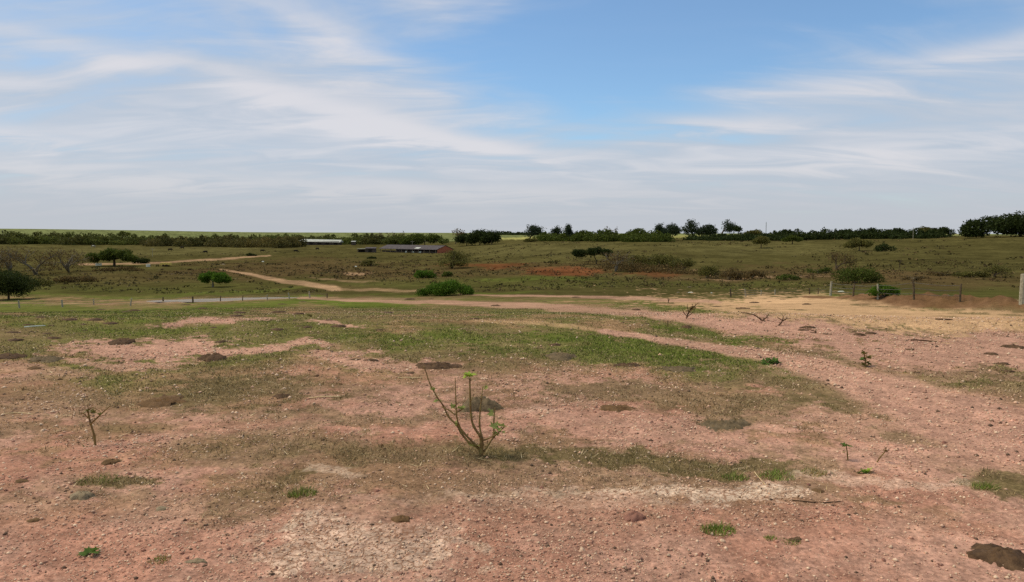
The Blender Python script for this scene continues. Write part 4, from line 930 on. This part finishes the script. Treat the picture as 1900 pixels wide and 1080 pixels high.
big = [(226, 637, 52, 'dark cow dung pat at the top edge of the bare pink patch', 'dung', .15), (396, 667, 54, 'rounded dark cow dung pat on the pink bare strip', 'dung', .17), (20, 662, 60, 'flat dark cow dung pat in dry grass left of the grey pat', 'dung', .07), (86, 668, 62, 'grey brown dung pat beside the flat dark pat', 'dung_grey', .09),
 (300, 747, 92, 'broad flat brown slab of trampled dung in the dry grass', 'dung_brown', .05), (522, 735, 36, 'small dark dung pat in dry grass near the pale stick', 'dung', .08), (812, 680, 78, 'wide dark dung pat just behind the bare stemmed shrub', 'dung', .06), (1040, 663, 62, 'dark grey dung pat on the brightest green grass', 'dung_grey', .12),
 (890, 757, 76, 'large grey lump of dung right behind the bare stemmed shrub', 'dung_grey', .24), (1165, 678, 48, 'flat dark dung pat in the green grass', 'dung', .05), (1262, 686, 66, 'flat grey dung pat at the end of the green grass', 'dung_grey', .06), (1142, 758, 62, 'thin brown dung pat on pink gravel', 'dung_brown', .05), (1345, 789, 96, 'low dark mat of dung and dead grass on the gravel', 'dung_grey', .05),
 (1858, 1032, 118, 'big dark brown cow dung pat on the gravel', 'dung', .11), (64, 684, 30, 'small reddish brown dung pat below the grey pat', 'dung_brown', .10), (1594, 622, 20, 'dark lump of dung at the edge of the tan track', 'dung', .2), (1840, 657, 26, 'thin dark dung pat on the pink gravel near the track', 'dung', .08), (1884, 645, 46, 'dark flat slab lying at the track side', 'dung', .08), (1275, 608, 20, 'dark dung lump beside the dry twiggy weed', 'dung', .2),
 (746, 964, 34, 'small dark clod on the bare gravel below the shrub', 'dung_brown', .2), (64, 966, 24, 'little brown clod on the open gravel', 'dung_brown', .14), (205, 858, 34, 'grey brown clod near the forked sapling', 'dung_brown', .14), (40, 893, 26, 'small flat clod near the grey green stone', 'dung_brown', .1), (1518, 911, 28, 'flat brown clod at the corner of the gravel', 'dung_brown', .1), (1476, 1002, 26, 'dark crumb of dung beside the big pat', 'dung', .12), (300, 945, 26, 'grey green clod on the gravel', 'stone_grey', .15)]
for b in big: mound(b[0], b[1], b[2], b[3], b[4], b[5])
small = [(133, 577), (186, 575), (178, 594), (235, 579), (213, 583), (250, 577), (30, 587), (75, 589), (130, 594), (52, 602), (95, 604), (205, 601), (155, 602), (25, 617), (28, 632), (87, 619), (158, 613), (100, 628), (225, 592), (345, 566), (375, 573), (395, 608), (430, 560), (443, 581), (486, 560), (525, 565), (517, 580), (562, 560), (595, 565), (553, 583), (635, 563), (720, 581), (440, 587), (500, 593), (526, 595), (515, 612), (555, 605), (570, 607), (630, 606), (610, 594), (785, 596), (410, 635), (375, 634), (660, 668), (690, 669), (762, 692), (870, 618), (1030, 640), (1010, 560), (1068, 552), (760, 556), (800, 555),
 (1358, 559), (1400, 562), (1427, 560), (1330, 569), (1378, 573), (1484, 575), (1538, 586), (1496, 565), (1452, 556), (1490, 613), (1500, 608), (1535, 620), (1585, 616), (1615, 619), (1630, 647), (1690, 649), (1860, 676), (1800, 690), (1826, 678), (1870, 690), (1700, 692), (880, 592), (920, 568), (705, 612), (1200, 600), (1180, 575)]
for k, (px, py) in enumerate(small):
    w = [16, 24, 30, 20, 12, 26][k % 6] * (1.0 if py > 575 else .75)
    g = ground(px, py); _, ga, gg, rd, _c = cover(np.array([g.x]), np.array([g.y]))
    size = 'tiny' if w < 15 else ('small' if w < 22 else 'medium sized')
    onT = px > 1300
    if onT: lb = size + ' dark dung pat ' + ('on the bare tan track' if rd[0] > .4 else 'on pink soil beside the tan track')
    else: lb = size + ' dark dung pat ' + ('in the green grass of the meadow' if gg[0] > .45 else ('in dry brown grass of the meadow' if ga[0] > .45 else 'on a bare patch of the meadow'))
    mound(px, py, w, lb, 'dung', .05 + .03 * (k % 3), .8, group='dung pats along the track' if onT else 'dung pats on the meadow', n=12)
mound(152, 922, 44, 'flat grey green stone lying on the pink gravel', 'stone_grey', .22, .8, 'stone', 'stone', rough=.5, n=13)
mound(1178, 962, 46, 'reddish pink half buried rock in the pale crust', 'stone_pink', .22, .8, 'stone', 'stone', rough=.5, n=13)
mound(366, 1042, 36, 'thin pale grey stone shard on the gravel', 'stone_grey', .10, .6, 'stone', 'stone', rough=.6, n=11)
mound(427, 1044, 10, 'rounded white pebble beside the grey shard', 'stone_pale', .4, .9, 'stone', 'stone', n=10)
for k, (px, py, w) in enumerate([(80, 800, 10), (700, 912, 9), (880, 930, 11), (1080, 1020, 12), (560, 975, 10), (1300, 1030, 13), (1342, 1005, 11), (1640, 1040, 10), (1420, 960, 8), (990, 1040, 10), (240, 880, 9), (1500, 900, 9), (745, 805, 8), (1740, 1048, 9), (512, 1055, 10), (690, 1058, 12), (1005, 906, 10), (1752, 822, 10)]):
    mound(px, py, w, 'loose pale stone bigger than the surrounding gravel', 'stone_pale' if k % 3 == 0 else 'stone_pink', .4, .9, 'stone', 'stone', group='loose stones on the gravel', n=9, rough=.6)
def stick(x0, y0, x1, y1, wpx, label, mat='straw', name='stick', cat='stick', group=None, bend=.0, lift=.0):
    a, b = ground(x0, y0), ground(x1, y1); m = a.y / F; r = wpx * m / 2; pts = []
    for i in range(6):
        t = i / 5; x, y = a.x + (b.x - a.x) * t, a.y + (b.y - a.y) * t + bend * m * math.sin(t * 3.14)
        pts.append((x - a.x, y - a.y, hz(x, y) - a.z + r * .7 + lift * m * math.sin(t * 3.14)))
    mb = MB(); mb.tube(pts, [r, r * 1.05, r, r * .95, r * .9, r * .6], 6); o = mb.build(name, M[mat]); o.location = a; tag(o, label, cat, group); return o
stick(572, 740, 632, 737, 3.4, 'straight pale stick lying in the dark dry grass')
stick(4, 769, 62, 770, 2.2, 'thin pale straw on pink soil left of the forked sapling', bend=6)
stick(738, 702, 784, 701, 2.4, 'pale stick at the tips of the bare stemmed shrub')
stick(45, 608, 84, 605, 3.0, 'weathered grey pole lying in the green meadow', 'litter')
stick(620, 922, 680, 914, 1.4, 'thin straw stalk on the pink crust', bend=4)
stick(600, 787, 640, 782, 1.5, 'thin straw stalk at the edge of dry grass')
stick(1690, 632, 1738, 635, 3, 'dark crooked branch lying on the pink slope', 'deadwood', bend=10)
stick(1470, 929, 1560, 931, 2.2, 'dark dead grass runner on the gravel', 'deadwood', bend=-6)
stick(1365, 573, 1392, 573, 2.5, 'dark twig on the tan track', 'deadwood')
stick(1400, 876, 1420, 900, 1.8, 'pale root poking out of the dry grass strip', bend=5)
stick(1735, 593, 1768, 594, 2.6, 'dark twig lying across the far side of the tan track', 'deadwood')
for k, (px, py, w) in enumerate([(1424, 653, 3.6), (1408, 660, 2.8)]):
    g = ground(px, py); m = g.y / F; mb = MB(); s = w * m
    mb.add([(-s, -.3 * s, .01), (.9 * s, -.5 * s, .02), (s, .3 * s, .05 * s + .03), (-.6 * s, .5 * s, .03), (-s, -.3 * s, -.02), (.9 * s, -.5 * s, -.02), (s, .3 * s, 0), (-.6 * s, .5 * s, -.01)], [(0, 1, 2, 3), (7, 6, 5, 4), (0, 4, 5, 1), (1, 5, 6, 2), (2, 6, 7, 3), (3, 7, 4, 0)])
    o = mb.build('litter_scrap', M['stone_pale']); o.location = g; o.rotation_euler = (0, 0, .6 * k - .5); tag(o, ['pale scrap of litter by the green edge of the path', 'smaller pale scrap beside the green edge of the path'][k], 'litter')
for k, (px, py, w) in enumerate([(1281, 543, 12), (1258, 543, 7), (1320, 544, 5), (1279, 533, 10), (660, 495, 6), (413, 491, 11), (488, 486, 5), (1275, 562 - 18, 5), (1560, 541, 14), (1755, 547, 12)]):
    g = ground(px, py); m = g.y / F; mb = MB(); s = w * m / 2; hgt = 1.6 * m
    mb.add([(-s, -s * .5, 0), (s, -s * .6, 0), (s * .8, s * .5, 0), (-s * .7, s * .6, 0), (-s * .5, -s * .2, hgt), (s * .4, -s * .3, hgt * 1.2), (s * .4, s * .2, hgt), (-s * .3, s * .3, hgt * .8)], [(3, 2, 1, 0), (4, 5, 6, 7), (0, 1, 5, 4), (1, 2, 6, 5), (2, 3, 7, 6), (3, 0, 4, 7)])
    o = mb.build('pale_rubble', M['litter'] if k % 2 == 0 else M['stone_grey']); o.location = (g.x, g.y, g.z - .02); tag(o, 'pale lump of rubble lying on the valley grass', 'rubble', 'pale rubble on the valley grass')

# ------------------------------------------------------------------ the shrubs of the foreground
def leaf_mesh(size, lobes=5):
    """a palmate leaf, cupped, one mesh"""
    vs = [(0, 0, 0)]; fs = []; n = lobes * 2 + 1
    for i in range(n):
        a = math.radians(-150 + 300 * i / (n - 1)) + math.pi / 2; r = size * (1.0 if i % 2 else .55)
        vs.append((math.cos(a) * r, math.sin(a) * r + size * .45, size * (.25 if i % 2 else .08) * (abs(math.cos(a)))))
    for i in range(1, n): fs.append((0, i, i + 1))
    return vs, fs
def add_leaf(parent, p, size, mat, seed, name='leaf', tiltmax=.7):
    rnd = random.Random(seed); vs, fs = leaf_mesh(size); mb = MB(); mb.add(vs, fs); o = mb.build(name, M[mat], parent); o.location = p
    o.rotation_euler = (rnd.uniform(-tiltmax, tiltmax), rnd.uniform(-tiltmax, tiltmax), rnd.uniform(0, 6.28)); return o
def stem_plant(name, base, conv, stems, leaves, label, cat, rad0, matstem='stem', seed=1, group=None):
    """stems: polylines in photo pixels (with a depth offset in metres at the tip), at the distance of the plant's foot"""
    bpx, bpy_ = base; g = ground(bpx, bpy_); m = g.y / F; root = empty(name, g); tag(root, label, cat, group); rnd = random.Random(seed)
    mk = lambda p, dy: Vector(((p[0] - bpx) * m, dy, (bpy_ - p[1]) * m))
    for pts, r0, r1, dy in stems:
        P = [mk(p, dy * (i / max(1, len(pts) - 1))) for i, p in enumerate(pts)]
        # smooth: Catmull-Rom
        Q = []
        for i in range(len(P) - 1):
            p0, p1, p2, p3 = P[max(i - 1, 0)], P[i], P[i + 1], P[min(i + 2, len(P) - 1)]
            for s in range(4):
                t = s / 4; Q.append(.5 * ((2 * p1) + (p2 - p0) * t + (2 * p0 - 5 * p1 + 4 * p2 - p3) * t * t + (3 * p1 - p0 - 3 * p2 + p3) * t ** 3))
        Q.append(P[-1]); n = len(Q)
        R = [((r0 + (r1 - r0) * i / (n - 1)) * (1.22 if i % 4 == 0 else 1.0)) * .82 * m for i in range(n)]
        mb = MB(); mb.tube(Q, R, 7)
        if n > 12:
            for q in range(3, n - 1, 4):
                sgn = 1 if (q // 4) % 2 else -1; l = rnd.uniform(3, 8) * m; u = Vector((sgn * rnd.uniform(.5, 1), rnd.uniform(-.6, .6), rnd.uniform(.4, 1))).normalized()
                mb.tube([Q[q] - u * R[q] * .5, Q[q] + u * l * .6, Q[q] + u * l + Vector((0, 0, l * .15))], [R[q] * .6, R[q] * .42, R[q] * .25], 5)
        mb.build('stem', M[matstem], root, smooth=True)
    for k, (p, s, mat, dy, cnt) in enumerate(leaves):
        for c in range(cnt):
            q = mk(p, dy) + Vector((rnd.uniform(-.6, .6) * s * m, rnd.uniform(-.6, .6) * s * m, rnd.uniform(-.3, .3) * s * m))
            add_leaf(root, q, s * m * 1.35 * rnd.uniform(.7, 1.1), mat, seed * 100 + k * 10 + c)
    return root
cv = lambda X, Y: (720 + X / 4.91, 660 + Y / 4.91)
C = lambda *p: [cv(p[i], p[i + 1]) for i in range(0, len(p), 2)]
stem_plant('shrub', (892, 846), None, [
  (C(850, 930, 848, 880, 852, 800, 850, 735), 5.5, 4.2, .0),
  (C(850, 890, 815, 840, 740, 800, 660, 710, 620, 640, 540, 560, 490, 460, 430, 380, 365, 260, 330, 160, 305, 100), 3.2, .9, .12),
  (C(845, 870, 790, 800, 690, 690, 650, 620, 625, 520, 620, 350, 615, 170), 3.0, .9, -.05),
  (C(610, 525, 550, 485, 480, 455), 1.8, 1.0, .02), (C(625, 500, 660, 480, 690, 455), 1.4, .9, -.03),
  (C(850, 740, 780, 640, 755, 540, 745, 350, 742, 200), 3.0, 1.8, .06), (C(755, 395, 770, 370, 780, 345), 1.2, 1.0, .05),
  (C(852, 730, 832, 620, 840, 480, 850, 380, 860, 290), 2.4, 1.0, .14),
  (C(860, 770, 900, 745, 960, 710, 1030, 650), 2.0, 1.2, -.08), (C(875, 870, 910, 825, 950, 770, 1000, 725, 1060, 675), 2.6, 1.3, .10), (C(968, 740, 966, 600, 975, 480), 2.2, 1.2, .08)],
  [(cv(760, 172), 8, 'leaf_fresh', .06, 7), (cv(715, 180), 5, 'leaf_fresh', .06, 2), (cv(620, 625), 7, 'leaf_dull', .03, 3), (cv(378, 320), 6, 'leaf_dull', .08, 2), (cv(440, 425), 6, 'leaf_dull', .08, 3), (cv(595, 432), 6, 'leaf_dull', .0, 3), (cv(672, 455), 7, 'leaf_dull', -.02, 4),
   (cv(925, 528), 7, 'leaf_dull', .08, 3), (cv(990, 640), 9, 'leaf_dull', .0, 5), (cv(1000, 718), 6, 'leaf_dull', .06, 3), (cv(775, 815), 7, 'leaf_dull', .0, 3), (cv(870, 305), 6, 'leaf_dull', .13, 3), (cv(1040, 650), 5, 'leaf_dull', -.07, 2)],
  'bare stemmed shrub with a few lime green leaf tufts in the gravel', 'shrub', 1, seed=5)
sv = lambda X, Y: (X / 2.97, 580 + Y / 2.97)
S = lambda *p: [sv(p[i], p[i + 1]) for i in range(0, len(p), 2)]
stem_plant('sapling', (176, 826), None, [(S(525, 735, 520, 680, 500, 610, 490, 570, 485, 535), 2.8, 1.6, .02), (S(500, 612, 540, 575, 575, 540, 608, 510), 2.0, 1.0, .03), (S(490, 575, 470, 545, 452, 552), 1.2, .6, -.03), (S(487, 540, 510, 520, 545, 545), 1.2, .5, .04), (S(488, 545, 500, 520, 520, 515), 1.0, .5, -.02), (S(545, 570, 580, 560, 598, 545), .9, .5, .02)],
  [(sv(500, 745), 10, 'weed_leaf', 0, 4), (sv(515, 535), 5, 'leaf_olive', 0, 4), (sv(490, 530), 5, 'leaf_olive', 0, 3), (sv(560, 560), 4, 'leaf_olive', 0, 2)], 'small forked sapling with curled tips and a green leaf at its foot', 'sapling', 1, seed=6)
stem_plant('seedling', (1573, 854), None, [([(1573, 856), (1572, 842), (1569, 826)], 1.8, 1.1, .0)], [((1568, 824), 7, 'weed_leaf', 0, 4), ((1575, 828), 5, 'weed_leaf', .01, 2), ((1564, 838), 4, 'leaf_dull', 0, 2)], 'short upright seedling with a tuft of green leaves', 'seedling', 1, seed=7)
stem_plant('seedling', (1626, 858), None, [([(1626, 860), (1633, 848), (1641, 838), (1644, 829)], 1.5, 1.0, .0)], [((1643, 834), 4, 'leaf_brown', 0, 3)], 'slanting leafless seedling with a dry brown bud', 'seedling', 1, seed=8)
stem_plant('weed', (1608, 876), None, [([(1608, 878), (1608, 874)], 1.2, .8, 0)], [((1608, 874), 9, 'leaf_fresh', 0, 4), ((1600, 876), 6, 'weed_leaf', 0, 3)], 'single flat bright green weed below the two seedlings', 'weed', 1, seed=9)
stem_plant('weed', (163, 1030), None, [([(163, 1032), (163, 1026)], 1.5, .9, 0)], [((165, 1025), 11, 'weed_leaf', 0, 4)], 'dark green weed leaf alone on the bare gravel', 'weed', 1, seed=10)
stem_plant('weed', (1605, 680), None, [([(1606, 680), (1605, 668), (1602, 654)], 2.0, 1.0, .0), ([(1605, 672), (1615, 660)], 1.2, .7, .1), ([(1604, 664), (1596, 650)], 1.0, .6, -.1)], [((1603, 655), 5, 'leaf_olive', 0, 6), ((1612, 664), 5, 'leaf_olive', .05, 5), ((1600, 668), 5, 'weed_leaf', 0, 5), ((1610, 676), 6, 'leaf_olive', 0, 5)], 'leafy yellowish weed on the grassy edge above the path', 'weed', 1, seed=11)
stem_plant('weed', (1436, 676), None, [([(1436, 678), (1436, 672)], 1.2, .8, 0), ([(1428, 678), (1422, 670)], 1, .6, 0)], [((1426, 672), 7, 'weed_leaf', 0, 5), ((1440, 672), 8, 'weed_leaf', .03, 7), ((1448, 675), 6, 'weed_leaf', .06, 5), ((1434, 668), 5, 'weed_leaf', .1, 4)], 'low leafy dark green weed clump at the path edge', 'weed', 1, seed=12)
tv = lambda X, Y: (1240 + X / 4.75, 550 + Y / 4.75)
T = lambda *p: [tv(p[i], p[i + 1]) for i in range(0, len(p), 2)]
stem_plant('dead_branch', (1414, 596), None, [(T(640, 138, 720, 155, 770, 170, 830, 210, 850, 215), .7, 1.6, .1), (T(770, 175, 775, 155), 1, .5, 0), (T(835, 212, 880, 190, 920, 165), 1.4, .6, .2), (T(880, 190, 880, 165), .9, .5, .1), (T(800, 190, 860, 185), 1, .6, -.1), (T(850, 217, 828, 228), 1.5, 1.2, -.1)], [], 'fallen leafless branch lying at the lip of the tan track', 'branch', 1, 'deadwood', seed=13)
stem_plant('dead_branch', (1446, 604), None, [(T(970, 258, 1000, 235, 1020, 205, 1030, 175), 1.9, .8, .1), (T(1015, 210, 1050, 200, 1062, 180), 1.2, .5, .1), (T(1010, 215, 965, 190, 940, 175), 1.2, .5, -.1), (T(1022, 200, 1080, 195), .8, .4, 0)], [], 'upright forked dead branch beside the fallen one', 'branch', 1, 'deadwood', seed=14)
stem_plant('dead_branch', (1515, 618), None, [(T(1302, 325, 1300, 290), 1.4, .8, 0), (T(1302, 310, 1270, 300, 1210, 283), 1.2, .6, .1), (T(1300, 318, 1250, 315), 1, .6, 0)], [], 'short broken twig standing beside the dark dung on the track edge', 'branch', 1, 'deadwood', seed=15)
stem_plant('dry_weed', (1273, 592), None, [(T(160, 195, 175, 150, 195, 110, 215, 65), 1.6, .6, 0), (T(172, 155, 220, 100, 275, 60), 1.2, .5, .1), (T(165, 175, 130, 140, 110, 105), 1.1, .5, -.1), (T(180, 145, 170, 100, 175, 70), .9, .4, .05), (T(190, 125, 240, 110, 255, 90), .8, .4, .1), (T(165, 180, 215, 150, 240, 130), .9, .4, .1), (T(200, 110, 235, 85, 240, 60), .7, .4, 0)],
  [(tv(200, 110), 4, 'leaf_brown', 0, 5), (tv(225, 95), 4, 'leaf_brown', 0, 4), (tv(180, 130), 4, 'leaf_brown', 0, 4)], 'dry twiggy weed standing at the edge of the meadow', 'weed', 1, 'deadwood', seed=16)
stem_plant('dry_weed', (1240, 562), None, [([(1240, 564), (1240, 556), (1239, 552)], 1.0, .5, 0), ([(1240, 560), (1243, 554)], .7, .4, 0)], [], 'thin dry stalk beside the twiggy weed', 'weed', 1, 'deadwood', seed=17)
stem_plant('dry_weed', (1239, 606), None, [([(1239, 608), (1239, 594)], 1.1, .7, 0)], [], 'single dry stalk in front of the twiggy weed', 'weed', 1, 'deadwood', seed=18)
stem_plant('seedling', (577, 588), None, [([(577, 590), (576, 583)], 1.4, .8, 0)], [((576, 585), 4, 'leaf_olive', 0, 6)], 'tiny olive seedling in the meadow near the bare pink strip', 'seedling', 1, seed=19)
def tuft(px, py, wpx, hpx, label, greenish=.7, seed=1, nb=160, group=None):
    rng = np.random.default_rng(seed); g = ground(px, py); m = g.y / F; n = nb; R = wpx * m / 2; H = hpx * m
    a = rng.random(n) * 6.283; rr = R * np.sqrt(rng.random(n)); x, y = np.cos(a) * rr, np.sin(a) * rr * .8
    z = height(g.x + x, g.y + y) - g.z
    th = rng.random(n) * 6.283; w = .0022 * np.clip(g.y / 4.5, 1, 8); h = H * (.35 + .65 * rng.random(n)) * (1 - .5 * rr / R)
    l = rng.normal(0, .6, (n, 2)) * h[:, None]
    V = np.stack([np.stack([x - np.cos(th) * w, y - np.sin(th) * w, z - .004], 1), np.stack([x + np.cos(th) * w, y + np.sin(th) * w, z - .004], 1), np.stack([x + l[:, 0], y + l[:, 1], z + h], 1)], 1).reshape(-1, 3)
    isg = (rng.random(n) < greenish)[:, None]; t = np.where(isg, alb(112, 130, 54), alb(168, 146, 106)) * (.7 + .6 * rng.random(n))[:, None]
    o = mesh_np('grass_tuft', V, np.arange(n * 3).reshape(-1, 3), M['grass'], tint=np.repeat(t, 3, 0)); o.location = g; tag(o, label, 'grass tuft', group); return o
tuft(1332, 984, 66, 22, 'bright green grass tuft alone on the gravel', .95, 1, 420)
tuft(560, 918, 60, 24, 'dark green grass tuft at the end of the dry patch', .7, 2, 380)
tuft(1440, 885, 70, 20, 'green grass tuft in the dry grass strip right of the shrub', .8, 3, 380)
tuft(1365, 888, 50, 18, 'smaller green grass tuft in the dry grass strip', .8, 4, 260)
tuft(185, 892, 84, 12, 'dark mat of withered grass beside the grey green stone', .4, 5, 500)
tuft(1510, 877, 50, 18, 'dry tuft of grass below the seedlings', .3, 6, 220)
tuft(1830, 905, 50, 18, 'green tuft in the withered grass at the gravel edge', .8, 7, 260)
tuft(1430, 1000, 26, 12, 'tiny green tuft right of the bright one', .8, 8, 120); tuft(1468, 1006, 40, 9, 'thin flat green tuft near the big dung pat', .7, 9, 140)
tuft(298, 1040, 40, 14, 'dark withered tuft beside the grey shard', .4, 10, 160)
